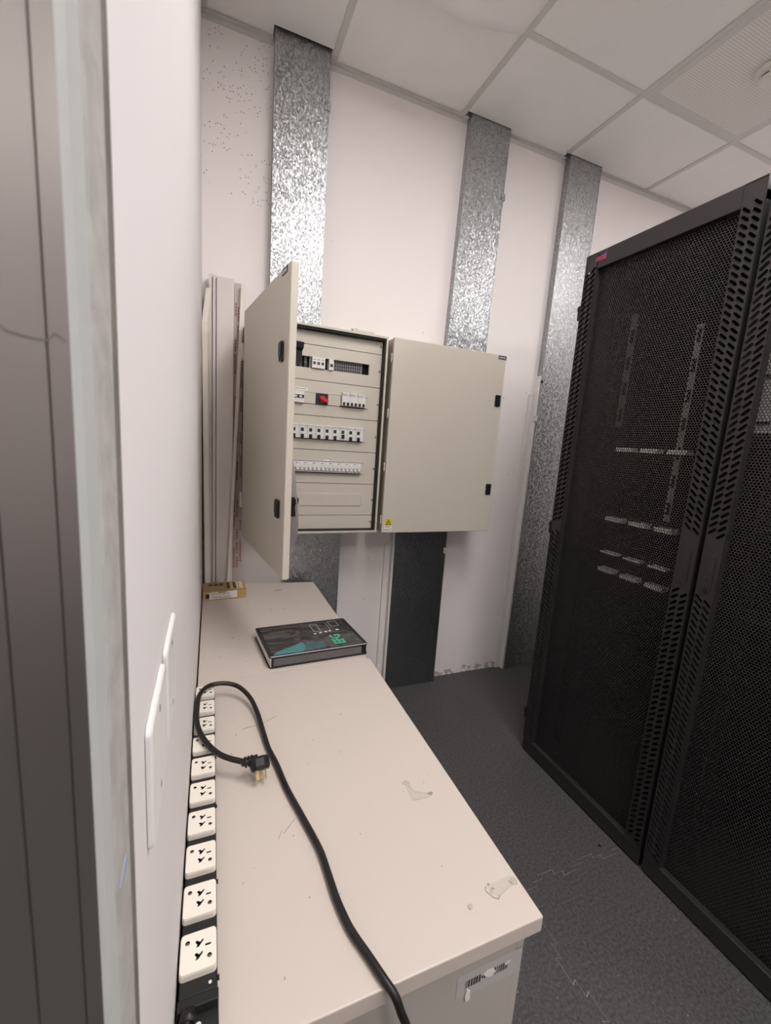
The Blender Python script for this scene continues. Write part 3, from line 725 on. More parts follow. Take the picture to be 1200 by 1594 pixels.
cf = cabinet([(.004, -.8340), (.478, -.8340), (.470, -.116), (.004, -.060)], (.012, .440, -.828, -.135), 'far low white cabinet in the corner under the cardboard box')
# tape residue and scratches on the tops
def decal(parent, polys, mats, name, z=ZT, lab=None, base=.0002):
    mb = MB()
    for k_, (p_, m_) in enumerate(polys): mb.prism(p_, XY, z + .0001, z + .0002 + base + .000025 * k_, mat=m_)
    o = mb.build(name, mats, parent)
    if lab: o['label'] = lab
    if name == 'scuff_marks': o['kind'] = 'stuff'
    return o
def blob(cx, cy, r, n=9, ex_=1.0, rot=0.0):
    out = []
    for i in range(n):
        a = 2 * math.pi * i / n; rr = r * random.uniform(.55, 1.2); x, y = rr * math.cos(a) * ex_, rr * math.sin(a)
        out.append((cx + x * math.cos(rot) - y * math.sin(rot), cy + x * math.sin(rot) + y * math.cos(rot)))
    return out
def stroke(pts, w):
    L_, R_ = [], []
    for i, p_ in enumerate(pts):
        a = Vector(pts[max(0, i - 1)]); b = Vector(pts[min(len(pts) - 1, i + 1)]); d_ = (b - a).normalized(); n_ = Vector((-d_.y, d_.x)) * w / 2
        L_.append(tuple(Vector(p_) - n_)); R_.append(tuple(Vector(p_) + n_))
    return L_ + R_[::-1]
M['lam_patch'] = mat('laminate_worn', (194, 184, 174), .55, var=.05, vscale=60)
decal(cn, [([(.384, -1.350), (.386, -1.308), (.392, -1.312), (.400, -1.335), (.424, -1.345), (.418, -1.354)], 0)], ['lam_patch'], 'tape_residue', lab='ghost of torn tape', base=0.0)
decal(cn, [(blob(.390, -1.309, .006, ex_=1.3), 0), (blob(.393, -1.318, .0035), 0), (blob(.424, -1.347, .005, ex_=1.5), 1), (stroke([(.384, -1.350), (.400, -1.353), (.418, -1.353), (.425, -1.348)], .0012), 0), (stroke([(.392, -1.318), (.399, -1.334), (.410, -1.342), (.423, -1.345)], .001), 0)], ['residue', 'grime'], 'tape_residue')
decal(cn, [([(.424, -1.528), (.470, -1.526), (.476, -1.538), (.432, -1.549)], 0)], ['lam_patch'], 'tape_residue', lab='ghost of torn tape', base=0.0)
decal(cn, [(stroke([(.424, -1.528), (.420, -1.534), (.426, -1.546), (.432, -1.550), (.437, -1.546)], .0016), 1), (blob(.428, -1.537, .0035), 0), (blob(.433, -1.535, .0025), 1), (stroke([(.437, -1.546), (.455, -1.541), (.468, -1.537)], .0008), 0), (blob(.470, -1.534, .007, ex_=1.0, rot=.2), 0), (stroke([(.463, -1.532), (.466, -1.540)], .001), 1), (blob(.430, -1.527, .002), 1)], ['residue', 'grime'], 'tape_residue')
pol = []
for k in range(34):
    x, y = random.uniform(.07, .46), random.uniform(-1.55, -.88); pol.append((blob(x, y, random.uniform(.0007, .0016), 6), random.choice((0, 0, 1))))
pol += [(stroke([(.150, -1.345), (.172, -1.322)], .0006), 0), (stroke([(.140, -1.352), (.147, -1.338)], .0006), 0), (stroke([(.100, -1.06), (.145, -1.052), (.18, -1.035)], .0004), 0), (blob(.385, -1.545, .004), 0)]
decal(cn, pol, ['residue', 'grime'], 'scuff_marks')
pol = [(stroke([(.283, -.192), (.300, -.188), (.316, -.194)], .003), 1), (stroke([(.288, -.200), (.305, -.200), (.312, -.192)], .003), 1)]
pol += [(blob(.243, -.39, .0035, 6), 0), (blob(.245, -.405, .003, 6), 0), (blob(.292, -.392, .0035, 7), 1), (blob(.10, -.60, .004, 6), 0), (blob(.06, -.72, .003, 6), 0), (blob(.13, -.76, .002, 6), 1)]
for k in range(14): pol.append((blob(random.uniform(.05, .42), random.uniform(-.78, -.3), random.uniform(.0008, .0018), 6), random.choice((0, 1))))
decal(cf, pol, ['residue', 'grime'], 'scuff_marks')
# barcode sticker on the near end of the near cabinet
SY = -1.578
SP = lambda a, b, h: (a, SY - h, b)
mb = MB(); mb.prism([(.351, .552), (.463, .550), (.461, .592), (.352, .591)], SP, .0001, .0005); st = mb.build('barcode_sticker', 'paper_grey', cn); st['label'] = 'torn barcode sticker'
mb = MB(); x = .3655
while x < .4385:
    w_ = random.choice((.0007, .0012, .002, .0026)); hh = .0125 if not (.392 < x < .412) else random.uniform(.004, .008)
    mb.prism(rect(x, x + w_, .5725 - hh * .5 + .0, .5725 + hh * .5), SP, .0005, .0007); x += w_ + random.choice((.0009, .0014, .0018))
mb.build('bars', 'ink', st)
mb = MB(); mb.prism([(.395, .577), (.401, .570), (.409, .568), (.416, .573), (.411, .580), (.402, .581)], SP, .0007, .0018); mb.build('torn_flap', 'paper', st); mb = MB(); mb.prism([(.368, .565), (.374, .560), (.375, .546), (.369, .543), (.366, .552)], SP, .0007, .0022); mb.build('torn_flap', 'paper', st); mb = MB()
mb.prism([(.432, .578), (.442, .580), (.441, .577), (.433, .574)], SP, .0007, .0012); mb.build('torn_flap', 'paper', st)

# ------------------------------------------------------------ ring binder
ba = math.radians(2.5)
BO = Vector((.188, -.822, ZT + .0006)); bu = Vector((math.cos(ba), math.sin(ba), 0)); bv = Vector((-.1075, .994, 0)).normalized(); bv = Vector((-math.sin(ba + .06), math.cos(ba + .06), 0))
BW, BD, BH = .300, .205, .0335
bt = thing('ring_binder', 'black ring binder with teal printed cover lying across the cabinets', 'binder', BO + bu * .15 + bv * .1)
def BP(a, b, h): return BO + bu * a + bv * b + Vector((0, 0, h))
def bprism(mb, poly, h0, h1, m_=0): mb.prism(poly, BP, h0, h1, mat=m_)
mb = MB(); bprism(mb, rrect(0, BW, 0, BD, .008, 4), 0, .003); mb.build('back_cover', 'binder', bt)
mb = MB(); bprism(mb, rrect(0, BW, 0, BD, .008, 4), BH - .003, BH); fc = mb.build('front_cover', 'binder', bt)
mb = MB(); bprism(mb, rect(.006, BW - .006, .0, .003), .003, BH - .003); sp = mb.build('spine', 'binder', bt)
mb = MB(); bprism(mb, rect(.004, BW - .02, .003, BD - .006), .003, BH - .005); mb.build('pages', 'paper', bt)
mb = MB(); mb.prism(rect(.012, BW - .022, .007, BH - .005), lambda a, b, h: BP(a, -h, b), .0, .0006); mb.build('spine_insert', 'spine', sp)
mb = MB(); bprism(mb, rect(.004, BW - .004, .001, .0045), BH, BH + .0012); mb.build('sleeve_edge', 'foil', fc)
mb = MB(); bprism(mb, rect(.012, BW - .012, .010, BD - .010), BH, BH + .0004); mb.build('cover_print', 'art', fc)
T0 = BH + .0005
# teal flare with a fan of fine lines
mb = MB()
mb.prism([(.014, .012), (.100, .012), (.112, .030), (.118, .062), (.108, .066), (.070, .046), (.030, .030)], BP, T0, T0 + .0002); mb.build('teal_flare', 'teal', fc)
mb = MB()
for k in range(15):
    f = k / 14; arc = [(.104 + f * .062, .014), (.112 + f * .060, .034), (.120 + f * .058, .052), (.131 + f * .055, .064 - .012 * f)]
    mb.prism(stroke(arc, .0012), BP, T0, T0 + .0002)
for k in range(5):
    mb.prism(stroke([(.105, .020 + k * .009), (.135, .024 + k * .010), (.175, .016 + k * .0085)], .0008), BP, T0 + .0001, T0 + .0003)
mb.build('fan_lines', 'teal', fc)
# white box outlines and squares towards the far edge, green lettering turned sideways
mb = MB()
for a0, a1, b0, b1 in ((.170, .225, .125, .182), (.192, .225, .125, .182), (.235, .262, .150, .190)):
    for q_ in (stroke([(a0, b0), (a1, b0)], .0012), stroke([(a0, b1), (a1, b1)], .0012), stroke([(a0, b0), (a0, b1)], .0012), stroke([(a1, b0), (a1, b1)], .0012)): mb.prism(q_, BP, T0, T0 + .0002)
mb.build('line_drawing', 'foil', fc)
mb = MB()
for a in (.168, .186, .204, .220, .246): mb.prism(blob(a, .112 + (a - .168) * .14, .0045, 7, 1.4), BP, T0, T0 + .0003)
mb.build('icons', 'paper', fc)
text('cover_lettering', 'EFG', .048, 'green', fc, frame_m(BP(.238, .026, T0 + .0004), bv, -bu), extr=.0002, sx=.80, off=.0022)

# ------------------------------------------------------------ small cardboard box in the corner
kt = thing('cardboard_box', 'small brown cardboard box with handwritten white label in the corner', 'box', (.085, -.2, ZT))
ka = math.radians(2.0); KO = Vector((.006, -.257, ZT + .0003)); ku = Vector((math.cos(ka), math.sin(ka), 0)); kv = Vector((-math.sin(ka), math.cos(ka), 0))
def KP(a, b, h): return KO + ku * a + kv * b + Vector((0, 0, h))
mb = MB(); mb.prism(rect(0, .160, 0, .102), KP, 0, .0350); mb.build('body', 'card', kt)
mb = MB(); mb.prism(rect(-.0005, .1605, -.001, .1025), KP, .0350, .0365); mb.prism(rect(.055, .085, -.0018, .004), KP, .028, .0362); lid = mb.build('lid', 'card_top', kt)
mb = MB()
for a in (.022, .042, .062): mb.prism(rect(a, a + .015, .060, .086), KP, .0365, .0368, mat=0)
for a, w_ in ((.090, .012), (.113, .011), (.104, .002)): mb.prism(rect(a, a + w_, .020, .090), KP, .0365, .0368, mat=0)
for a, w_ in ((.101, .004), (.107, .003), (.127, .005), (.136, .014)): mb.prism(rect(a, a + w_, .016, .096), KP, .0365, .0368, mat=1)
for b in (.022, .034, .046): mb.prism(rect(.016, .080, b, b + .0014), KP, .0365, .0367, mat=1)
mb.build('lid_print', ['olive', 'cream'], lid)
mb = MB(); mb.prism(rect(.009, .024, .008, .025), lambda a, b, h: KP(a, -h, b), 0, .0004); mb.build('black_mark', 'ink', kt)
mb = MB(); mb.prism([(.023, .003), (.126, .006), (.125, .0345), (.023, .0300)], lambda a, b, h: KP(a, -h, b), .0004, .0008); lb = mb.build('handwritten_label', 'paper', kt)
text('handwriting', 'SERVICE BACK', .0125, 'grey_ink', lb, frame_m(KP(.028, -.0009, .0195), ku, (0, 0, 1)), sx=.85)
text('handwriting', 'THERMAL PAPER', .0125, 'grey_ink', lb, frame_m(KP(.028, -.0009, .0068), ku, (0, 0, 1)), sx=.80)

# ------------------------------------------------------------ white plastic trunking lengths leaning in the corner
def sheared(mb, poly, z0, z1, yb, yt, x_shift=0.0, mat=0):
    mb.prism(poly, lambda a, b, h: (a + x_shift * (h - z0) / (z1 - z0), b + yb + (yt - yb) * (h - z0) / (z1 - z0), h), z0, z1, mat=mat)
ZB = ZT + .0006
t = thing('trunking_length', 'wide white plastic cable trunking with ridged lid, leaning in the corner', 'trunking', (.07, -.09, ZT))
mb = MB(); sheared(mb, rect(.030, .114, .006, .030), ZB, 1.902, -.095, -.0310); mb.build('channel', 'pvc', t)
mb = MB(); sheared(mb, [(.0255, -.013), (.0365, -.013), (.0365, .0055), (.0275, .0055), (.0275, .012), (.0255, .012)], ZB, 1.906, -.095, -.031)
sheared(mb, [(.040, -.0145), (.0500, -.0145), (.0500, .0055), (.040, .0055)], ZB, 1.904, -.095, -.031)
sheared(mb, [(.054, -.0135), (.1155, -.0135), (.1175, -.0125), (.1175, .010), (.1155, .010), (.1155, .0055), (.054, .0055)], ZB, 1.902, -.095, -.031); mb.build('lid', 'pvc', t)
t = thing('trunking_length', 'narrow cream square trunking with slanted cut top, leftmost beside the left wall', 'trunking', (.02, -.13, ZT))
mb = MB()
b0 = [(.012, -.140, ZB), (.031, -.140, ZB), (.031, -.118, ZB), (.012, -.118, ZB)]
t0 = [(.0008, -.100, 1.712), (.0195, -.100, 1.712), (.034, -.058, 1.848), (.0155, -.058, 1.848)]
mb.raw(b0 + t0, [(3, 2, 1, 0), (4, 5, 6, 7), (0, 1, 5, 4), (1, 2, 6, 5), (2, 3, 7, 6), (3, 0, 4, 7)]); mb.build('bar', 'pvc_cream', t)
t = thing('trunking_length', 'flat pale trunking printed with red lettering, behind the wide one', 'trunking', (.13, -.05, ZT))
mb = MB()
b0 = [(.119, -.056, ZB), (.159, -.056, ZB), (.159, -.043, ZB), (.119, -.043, ZB)]; t0 = [(.119, -.034, 1.893), (.149, -.034, 1.893), (.149, -.021, 1.893), (.119, -.021, 1.893)]
mb.raw(b0 + t0, [(3, 2, 1, 0), (4, 5, 6, 7), (0, 1, 5, 4), (1, 2, 6, 5), (2, 3, 7, 6), (3, 0, 4, 7)]); mb.build('strip', 'pvc_film', t)
mb = MB(); random.seed(11)
for cx in (.1235, .1365, .1500):
    z = .70 + random.uniform(0, .05)
    while z < 1.84:
        h_ = random.choice((.045, .07, .09)); zz = z
        while zz < z + h_:
            q_ = random.uniform(.006, .013); x_ = .119 + (cx - .119) * (1 - .25 * (zz - ZB) / (1.893 - ZB)); y_ = -.052 + (.022) * (zz - ZB) / (1.893 - ZB) - .0043
            mb.box(x_, x_ + .0055, y_ - .0004, y_ + .0006, zz, zz + q_); zz += q_ + .0025
        z += h_ + random.choice((.02, .05, .09))
tag(mb.build('red_lettering', 'red_ink', t), 'red sideways lettering', kind='stuff')
t = thing('trunking_length', 'thin cream strip leaning diagonally across the red lettered trunking', 'trunking', (.11, -.12, ZT))
mb = MB(); sheared(mb, rect(.096, .1085, -.005, .005), ZB, 1.885, -.125, -.052, .0475); mb.build('strip', 'pvc_cream', t)

# ------------------------------------------------------------ power strip
pt = thing('power_strip', 'long black rack power strip with ten cream sockets along the left wall', 'power strip', (.024, -1.2, ZT))
mb = MB(); mb.box(.0035, .0445, -1.537, -.905, ZT + .0005, .6770, .0015); mb.build('body', 'pdu', pt)
def sock():
    mb = MB(); cx, cy = .0232, -1.499
    P = lambda a, b, h: (cx + a, cy + b, .6868 + h)
    tri1 = [(-.0075, .0095), (-.0055, .0110), (-.002, .0085), (.0015, .0112), (.0022, .0095), (.0000, .0070), (-.0030, .0035), (-.0062, .0030), (-.0050, .0060)]
    h1 = [(a + .0035, b + .0000) for a, b in tri1]
    h2 = [(a + .0030, b - .0135) for a, b in tri1]
    slot = rect(.0075, .0140, .0020, .0042)
    sc = [circ(-.0125, .0110, .0028, 8), circ(.0125, -.0095, .0028, 8)]
    out = rrect(-.0200, .0200, -.0215, .0215, .004, 4)
    mb.holed(out, [h1, h2, slot] + sc, P, .0045, mat=0, hmat=1, bottom=1)
    wide = rrect(-.0206, .0206, -.0221, .0221, .0045, 4); n = len(out)
    A = [P(a, b, 0) for a, b in out]; B = [P(a, b, -.0025) for a, b in wide]; C_ = [P(a, b, -.0098) for a, b in wide]
    mb.raw(A + B + C_, [(i, n + i, n + (i + 1) % n, (i + 1) % n) for i in range(n)] + [(n + i, 2 * n + i, 2 * n + (i + 1) % n, n + (i + 1) % n) for i in range(n)], 0, False)
    o = mb.build('socket', ['socket', 'hole'], pt)
    s = MB()
    for a, b in ((-.0125, .0110), (.0125, -.0095)): s.cyl((cx + a, cy + b, .6835), (0, 0, 1), .0024, .0012, 8)
    s.build('screw', 'screw', o); return o
s0 = sock()
for k in range(1, 10): copy_part(s0, pt, (0, .0625 * k, 0))
mb = MB(); mb.box(.0025, .0455, -1.590, -1.5372, ZT + .0005, .6660, .001)
mb.box(.0025, .0455, -1.548, -1.5372, .6660, .6775, .001)
mb.build('end_bracket', 'pdu', pt)
mb = MB(); mb.prism(rrect(.0215, .0275, -1.588, -1.5555, .0029, 4), XY, .6660, .6663)
mb.cyl((.0365, -1.530, .6769), (0, 0, 1), .0018, .0006, 10); mb.cyl((.0365, -1.567, .6659), (0, 0, 1), .0018, .0006, 10); mb.build('bracket_openings', 'white_dev', pt)
mb = MB(); mb.tube([(.014, -1.548, .674), (.013, -1.560, .676), (.012, -1.572, .672), (.011, -1.59, .664), (.010, -1.61, .64), (.010, -1.62, .55), (.012, -1.62, .1), (.03, -1.63, .02)], .0062, 10)
mb.cyl((.0145, -1.549, .6745), (-.1, -1, .0), .0088, .012, 12); mb.build('supply_cord', 'cord', pt)
mb = MB()
for y in (-1.523, -1.405, -1.27, -1.15): mb.cyl((.0445, y, .669), (1, 0, 0), .0028, .0022, 8)
mb.build('side_screw', 'black', pt)

# ------------------------------------------------------------ loose power cable with plug
def spline(P, n=6):
    P = [Vector(p) for p in P]; out = []
    for i in range(len(P) - 1):
        a, b, c, d_ = P[max(i - 1, 0)], P[i], P[i + 1], P[min(i + 2, len(P) - 1)]
        for k in range(n):
            t = k / n; out.append(.5 * ((2 * b) + (c - a) * t + (2 * a - 5 * b + 4 * c - d_) * t * t + (3 * b - 3 * c + d_ - a) * t ** 3))
    out.append(P[-1]); return out
ct = thing('power_cable', 'loose black power cable with three-pin plug lying on near cabinet and hanging over its edge', 'cable', (.12, -1.2, ZT))
CP = [(.098, -1.206, .690), (.067, -1.188, .6925), (.044, -1.165, .6945), (.022, -1.123, .6965), (.0095, -1.075, .6985), (.0078, -1.023, .7000), (.012, -.969, .6995), (.031, -.934, .697), (.065, -.923, .692), (.098, -.934, .685), (.123, -.973, .676), (.136, -1.025, .668), (.143, -1.093, .663), (.148, -1.143, .6605), (.158, -1.193, .6605), (.168, -1.26, .6605), (.183, -1.326, .6605), (.198, -1.395, .6605), (.2015, -1.438, .6605), (.204, -1.477, .6605), (.211, -1.519, .6605), (.224, -1.556, .6605), (.234, -1.585, .6605), (.242, -1.6005, .655), (.249, -1.607, .636), (.262, -1.612, .59), (.275, -1.614, .45), (.285, -1.616, .2), (.29, -1.63, .04), (.30, -1.68, .007), (.33, -1.78, .0062)]
mb = MB(); mb.tube(spline(CP, 5), .0053, 12); mb.build('cord', 'cord', ct)
# strain relief with three rings, rounded body, three brass prongs
ax = Vector((.98, .12, 0)).normalized(); P0 = Vector((.098, -1.206, .690))
mb = MB(); mb.tube([P0 - ax * .008, P0, P0 + ax * .012, P0 + ax * .022], .006, 12, rs=[.0058, .0066, .0074, .0086])
for k in range(3): mb.tube([P0 + ax * (-.002 + k * .0062), P0 + ax * (.0012 + k * .0062)], .0098, 12)
mb.build('strain_relief', 'cord', ct)
fd = Vector((.05, -.72, -.69)).normalized()                      # the way the prongs point
pu = (ax - fd * ax.dot(fd)).normalized(); pv = fd.cross(pu)
PC = P0 + ax * .031 + Vector((-.004, -.012, -.004))
def PP(a, b, h): return PC + pu * a + pv * b + fd * h
prof = [(-.019, -.008), (-.011, -.015), (.004, -.0165), (.014, -.012), (.0175, 0), (.014, .012), (.004, .0165), (-.011, .015), (-.019, .008)]
mb = MB(); n = len(prof); rings = [(.80, -.013), (1.0, -.009), (1.0, .004), (.86, .010)]
V = [PP(a * s_, b * s_, h) for s_, h in rings for a, b in prof]
mb.raw(V, [(r * n + i, r * n + (i + 1) % n, (r + 1) * n + (i + 1) % n, (r + 1) * n + i) for r in range(3) for i in range(n)], 0, False)
mb.raw(V, [tuple(range(n))[::-1], tuple(range(3 * n, 4 * n))]); mb.build('plug_body', 'black', ct)
sgn = 1 if pv.y < 0 or pv.z < 0 else -1
for a, b, w_, h_ in ((-.008, .003, .0062, .0016), (.0075, .003, .0016, .0062), (.001, -.008, .0048, .0016)):
    mb = MB(); mb.prism(rect(a - w_ / 2, a + w_ / 2, b * 1 - h_ / 2, b + h_ / 2), PP, .0095, .0255 if b > 0 else .024); mb.build('prong', 'brass', ct)

# ------------------------------------------------------------ wall plates
def wall_plate(yc, zc, label):
    t = thing('wall_plate', label, 'wall plate', (0, yc, zc), 0)
    mb = MB(); P = lambda a, b, h: (h, yc + a, zc + b)
    o1 = rrect(-.043, .043, -.043, .043, .006, 4); o2 = rrect(-.0412, .0412, -.0412, .0412, .0055, 4); n = len(o1)
    hole = [circ(.0, .030, .0028, 8), circ(.0, -.030, .0028, 8)]
    A = [P(a, b, .0004) for a, b in o1]; B = [P(a, b, .0029) for a, b in o1]; C_ = [P(a, b, .0041) for a, b in o2]
    F = [(i, (i + 1) % n, n + (i + 1) % n, n + i) for i in range(n)] + [(n + i, n + (i + 1) % n, 2 * n + (i + 1) % n, 2 * n + i) for i in range(n)]
    mb.raw(A + B + C_, F, 0, False); mb.holed(o2, hole, lambda a, b, h: P(a, b, .0041 + h), .0028, mat=0, hmat=1, bottom=1)
    mb.build('plate', ['plate', 'hole'], t)
    mb = MB(); mb.cyl((.0012, yc, zc + .030), (1, 0, 0), .0024, .0025, 8); mb.build('screw', 'screw', t); mb = MB(); mb.cyl((.0012, yc, zc - .030), (1, 0, 0), .0024, .0025, 8); mb.build('screw', 'screw', t)
wall_plate(-1.6545, 1.086, 'white square wall plate on left wall, nearer to the door frame')
wall_plate(-1.5535, 1.086, 'white square wall plate on left wall, farther from the door frame')

# ------------------------------------------------------------ smoke detector
sx_, sy_ = 1.990, -.752
st = thing('smoke_detector', 'round white smoke detector on the perforated ceiling tile', 'smoke detector', (sx_, sy_, H - .003))
def lathe(mb, prof, c, seg=40, mat=0):
    n = len(prof); V = [(c[0] + r * math.cos(2 * math.pi * k / seg), c[1] + r * math.sin(2 * math.pi * k / seg), c[2] + z) for k in range(seg) for r, z in prof]
    mb.raw(V, [(k * n + i, k * n + i + 1, ((k + 1) % seg) * n + i + 1, ((k + 1) % seg) * n + i) for k in range(seg) for i in range(n - 1)], mat, True)
    mb.raw([(c[0] + prof[-1][0] * math.cos(2 * math.pi * k / seg), c[1] + prof[-1][0] * math.sin(2 * math.pi * k / seg), c[2] + prof[-1][1]) for k in range(seg)], [tuple(range(seg))[::-1]], mat)
C0 = (sx_, sy_, H - .0036)
mb = MB(); lathe(mb, [(.053, 0), (.055, -.004), (.054, -.012), (.048, -.022), (.041, -.025)], C0); mb.build('base', 'smoke', st)
mb = MB(); lathe(mb, [(.0395, -.0250), (.0395, -.0310)], C0, mat=0); mb.build('vent_gap', 'hole', st)
mb = MB(); lathe(mb, [(.0425, -.0310), (.0420, -.0345), (.034, -.042), (.02, -.045)], C0); mb.build('cap', 'smoke', st)
for k in range(8):
    a = 2 * math.pi * (k + .42) / 8; mb = MB(); c = Vector((sx_ + .0405 * math.cos(a), sy_ + .0405 * math.sin(a), 0))
    mb.cyl((c.x, c.y, H - .0350), (0, 0, 1), .0022, .007, 6); mb.build('rib', 'smoke', st)
mb = MB(); mb.cyl((sx_ - .012, sy_ - .022, H - .0470), (0, 0, 1), .0022, .003, 8); mb.build('indicator', 'ink', st)

# ------------------------------------------------------------ server racks
RX = 1.325; RH = 2.036; RW = .568
def perforated(y0, y1, z0, z1, x, name, parent):
    p = .0085; rz = p * math.sqrt(3) / 2 ; R = p / math.sqrt(3); r = R * .74
    V = []; F = []; idx = {}
    def ov(cy, cz, k):
        a = math.radians(30 + 60 * k); q_ = (round((cy + R * math.cos(a)) * 1e5), round((cz + R * math.sin(a)) * 1e5))
        if q_ not in idx: idx[q_] = len(V); V.append((x, cy + R * math.cos(a), cz + R * math.sin(a)))
        return idx[q_]
    dirs = [(math.cos(math.radians(30 + 60 * k)), math.sin(math.radians(30 + 60 * k))) for k in range(6)]
    nz = int((z1 - z0) / rz); ny = int((y1 - y0) / p)
    for j in range(nz):
        for i in range(ny):
            cy = y0 + (i + .5 + .5 * (j % 2)) * p - p * .25; cz = z0 + (j + .5) * rz
            o = [ov(cy, cz, k) for k in range(6)]
            b = len(V); V.extend((x, cy + r * c_, cz + r * s_) for c_, s_ in dirs); V.extend((x + .0010, cy + r * c_, cz + r * s_) for c_, s_ in dirs)
            for k in range(6):
                k2 = (k + 1) % 6
                F.append((o[k], b + k, b + k2, o[k2])); F.append((b + k, b + 6 + k, b + 6 + k2, b + k2))
    me = bpy.data.meshes.new(name)
    inv = RM[parent.name].inverted().translation
    me.from_pydata([(a + inv.x, b + inv.y, c + inv.z) for a, b, c in V], [], F); me.materials.append(M['rack']); me.update()
    o = bpy.data.objects.new(name, me); COL.objects.link(o); o.parent = parent; return o
def slot_poly(cy, cz, ang, L_=.0255, w=.0072):
    c, s = math.cos(ang), math.sin(ang); r = w / 2; h = L_ / 2 - r; pts = []
    for sg, a0 in ((1, -90), (-1, 90)):
        for i in range(4):
            t = math.radians(a0 + 60 * i); u, v = sg * h + r * math.cos(t), r * math.sin(t); pts.append((cy + u * c - v * s, cz + u * s + v * c))
    return pts
def stile(ya, yb, up_in, has_handle, parent):
    # ya < yb ; up_in: +1 when the slots rise towards +y in the upper half
    holes = []; w = yb - ya; p = .0195
    for col in range(2):
        cy = ya + w * (.27 if col == 0 else .73); z = .085 + (p / 2 if col else 0)
        while z < 1.982:
            up = z > 1.03
            if not ((has_handle and .935 < z < 1.115) or abs(z - 1.03) < .018):
                if up or z < 1.01: holes.append(slot_poly(cy, z, math.radians(42) * up_in * (1 if up else -1)))
            z += p
    mb = MB(); P = lambda a, b, h: (RX - .0004 - h, a, b)
    mb.holed(rect(ya, yb, .062, RH - .002), holes, P, -.0020)
    o = mb.build('slotted_stile', 'rack', parent); return o
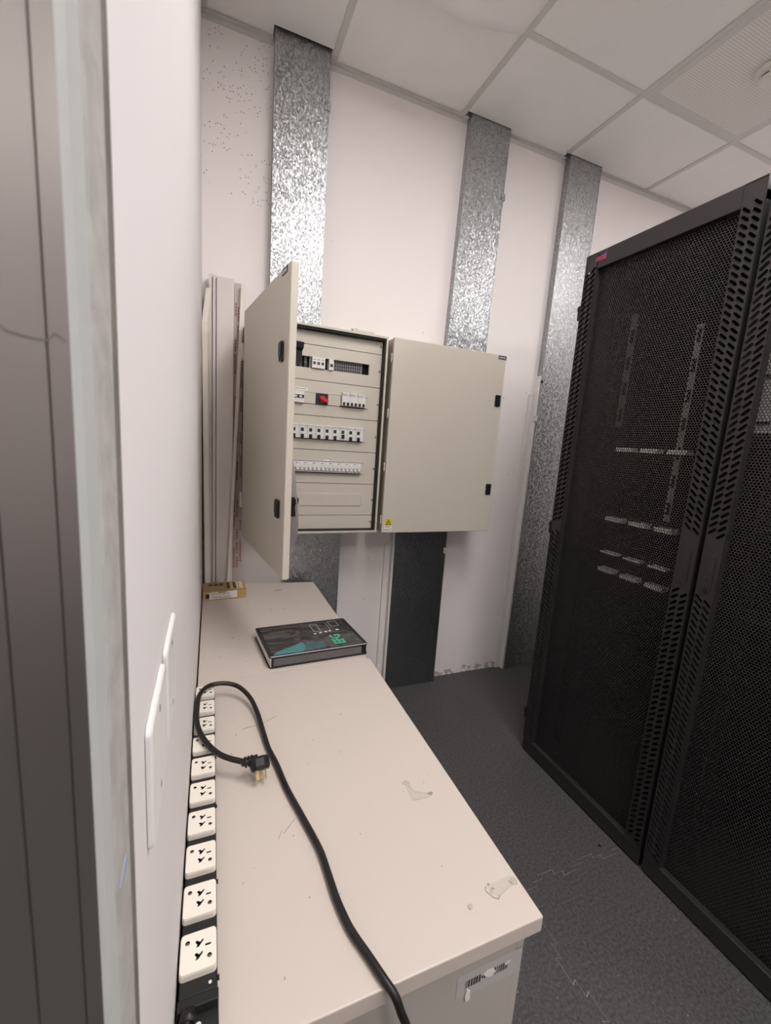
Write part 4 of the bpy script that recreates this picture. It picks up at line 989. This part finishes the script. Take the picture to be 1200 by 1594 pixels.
def rack(ytop, handle_near, label, first):
    # ytop: y of the side towards the back wall ; the rack runs to ytop - RW
    y1, y0 = ytop, ytop - RW
    t = thing('server_rack', label, 'server rack', (RX + .5, (y0 + y1) / 2, 0))
    # door frame: rails, outer returns, inner lips
    d = MB(); e = .0
    d.box(RX, RX + .022, y0 + .0552, y1 - .0522, 1.978, RH, .0015); d.box(RX + .0005, RX + .022, y0, y1, 1.9985, RH, .0015); d.box(RX, RX + .022, y0, y1, .006, .064, .002)
    d.box(RX + .0015, RX + .024, y1 - .0015, y1, .064, 1.978); d.box(RX + .0015, RX + .024, y0, y0 + .0015, .064, 1.978)
    s_in1, s_in0 = y1 - .052, y0 + .055
    d.box(RX + .0005, RX + .022, s_in1 - .0015, s_in1, .064, 1.978); d.box(RX + .0005, RX + .022, s_in0, s_in0 + .0015, .064, 1.978)
    dr = d.build('door', 'rack', t)
    stile(s_in1, y1 - .0005, -1, not handle_near, dr); stile(y0 + .0005, s_in0, 1, handle_near, dr)
    perforated(s_in0 - .004, s_in1 + .004, .058, 1.984, RX + .018, 'perforated_panel', dr)
    hc = (y0 + .027) if handle_near else (y1 - .027)
    hz0, hz1 = (.958, 1.062)
    mb = MB(); P = lambda a, b, h: (RX - h, a, b)
    mb.prism(rrect(hc - .0125, hc + .0125, hz0, hz1, .007, 4), P, 0, .0035); hd = mb.build('handle', 'rack', dr)
    mb.prism(rrect(hc - .009, hc + .009, hz0 + .03, hz1 - .012, .003, 2), P, .0035, .006)
    mb = MB(); mb.prism(circ(hc + .001, hz0 + .016, .0085, 16), P, .0002, .0062); mb.prism(rect(hc - .009, hc + .009, hz1 - .012, hz1 - .0095), P, .0035, .0048)
    mb.prism(rrect(hc - .0092, hc + .0092, hz0 + .032, hz1 - .016, .003, 2), P, .0035, .0052); mb.build('lever', 'rack', dr)
    mb = MB(); mb.cyl((RX - .0062, hc + .001, hz0 + .016), (-1, 0, 0), .0045, .0012, 12); mb.build('lock', 'rack', dr)
    hy = y1 + .001 if handle_near else y0 - .001; sg = 1 if handle_near else -1
    if first:
        for cz in (1.842, 1.012, .170):
            mb = MB(); mb.box(RX + .004, RX + .03, hy, hy + .017, cz - .026, cz + .026, .002); mb.box(RX - .002, RX + .012, hy + .004, hy + .014, cz + .006, cz + .020, .001); mb.build('hinge', 'black', t)
    # carcass
    c = MB(); xb = RX + 1.0
    mb = MB(); mb.box(RX + .026, xb, y1 - .004, y1 - .0015, .0, RH - .002); mb.build('side_panel', 'rack', t)
    mb = MB(); mb.box(RX + .026, xb, y0 + .0015, y0 + .004, .0, RH - .002); mb.build('side_panel', 'rack', t)
    mb = MB(); mb.box(RX + .024, xb, y0 + .0045, y1 - .0045, RH - .014, RH + .003, .002); mb.build('top_panel', 'rack', t)
    mb = MB(); mb.box(RX + .026, xb, y0 + .0045, y1 - .0045, .0, .045); mb.build('plinth', 'rack', t)
    mb = MB(); mb.box(xb - .004, xb, y0 + .0045, y1 - .0045, .046, RH - .016); mb.build('rear_panel', 'rack_in', t)
    # mounting rails: dark ones full height, and bright zinc brackets close behind the mesh
    def rail(x, yc, w_, z0_, z1_, m_, hole_, pitch):
        hs = []; z = z0_ + .02
        while z + hole_ < z1_ - .01: hs.append(rect(yc - w_ * .3, yc + w_ * .3, z, z + hole_)); z += pitch
        mb = MB(); mb.holed(rect(yc - w_ / 2, yc + w_ / 2, z0_, z1_), hs, lambda a, b, h: (x - h, a, b), .002)
        mb.build('mounting_rail', m_, t)
    for yc in (y1 - .058, y0 + .058):
        for xo in (.14, .82): rail(RX + xo, yc, .036, .046, RH - .016, 'rack_in', .030, .0445)
    if first:
        rail(RX + .060, y1 - .192, .026, 1.42, 1.80, 'rail', .045, .088); rail(RX + .060, y0 + .146, .020, 1.12, 1.72, 'railmid', .040, .088)
    else: rail(RX + .060, y1 - .050, .052, 1.40, 1.76, 'zinc', .012, .12)
    # shelves with three-part bright front lips
    for z, hh in (((1.336, .011), (1.086, .012), (.966, .004), (.898, .011)) if first else ((1.15, .01), (.90, .010))):
        mb = MB(); mb.box(RX + .075, RX + .72, y0 + .07, y1 - .07, z - .004, z - .001); sh = mb.build('shelf', 'rack_in', t)
        w = .093
        for k in range(3):
            mb = MB(); a = y1 - .181 - (k + 1) * w; mb.box(RX + .040, RX + .074, a, a + w - .032, z - .003, z + hh, .0008); mb.build('shelf_lip', 'lip', sh)
    if first:
        BPn = lambda a, b, h: (RX - h, a, b)
        mb = MB(); mb.prism([(y1 - .042, 2.004), (y1 - .086, 2.002), (y1 - .089, 2.014), (y1 - .046, 2.017)], BPn, .0, .0016); bd = mb.build('badge', 'pink', dr)
        bd['label'] = 'pink maker badge'
        mb = MB(); mb.prism([(y1 - .066, 2.0165), (y1 - .074, 2.0155), (y1 - .084, 2.0215)], BPn, .0, .0018); mb.prism([(y1 - .078, 2.0155), (y1 - .086, 2.0155), (y1 - .093, 2.0245)], BPn, .0, .0018); mb.build('badge_swoosh', 'violet', dr)
        text('badge_lettering', 'ROSUN', .0105, 'maroon', dr, frame_m((RX - .0018, y1 - .0460, 2.0060), (0, -1, 0), (0, 0, 1)), sx=1.0)
    return t
rack(-.636, True, 'black mesh-door server rack with pink badge, nearer the back wall', True)
rack(-1.2165, False, 'black mesh-door server rack at right edge, nearer the camera', False)
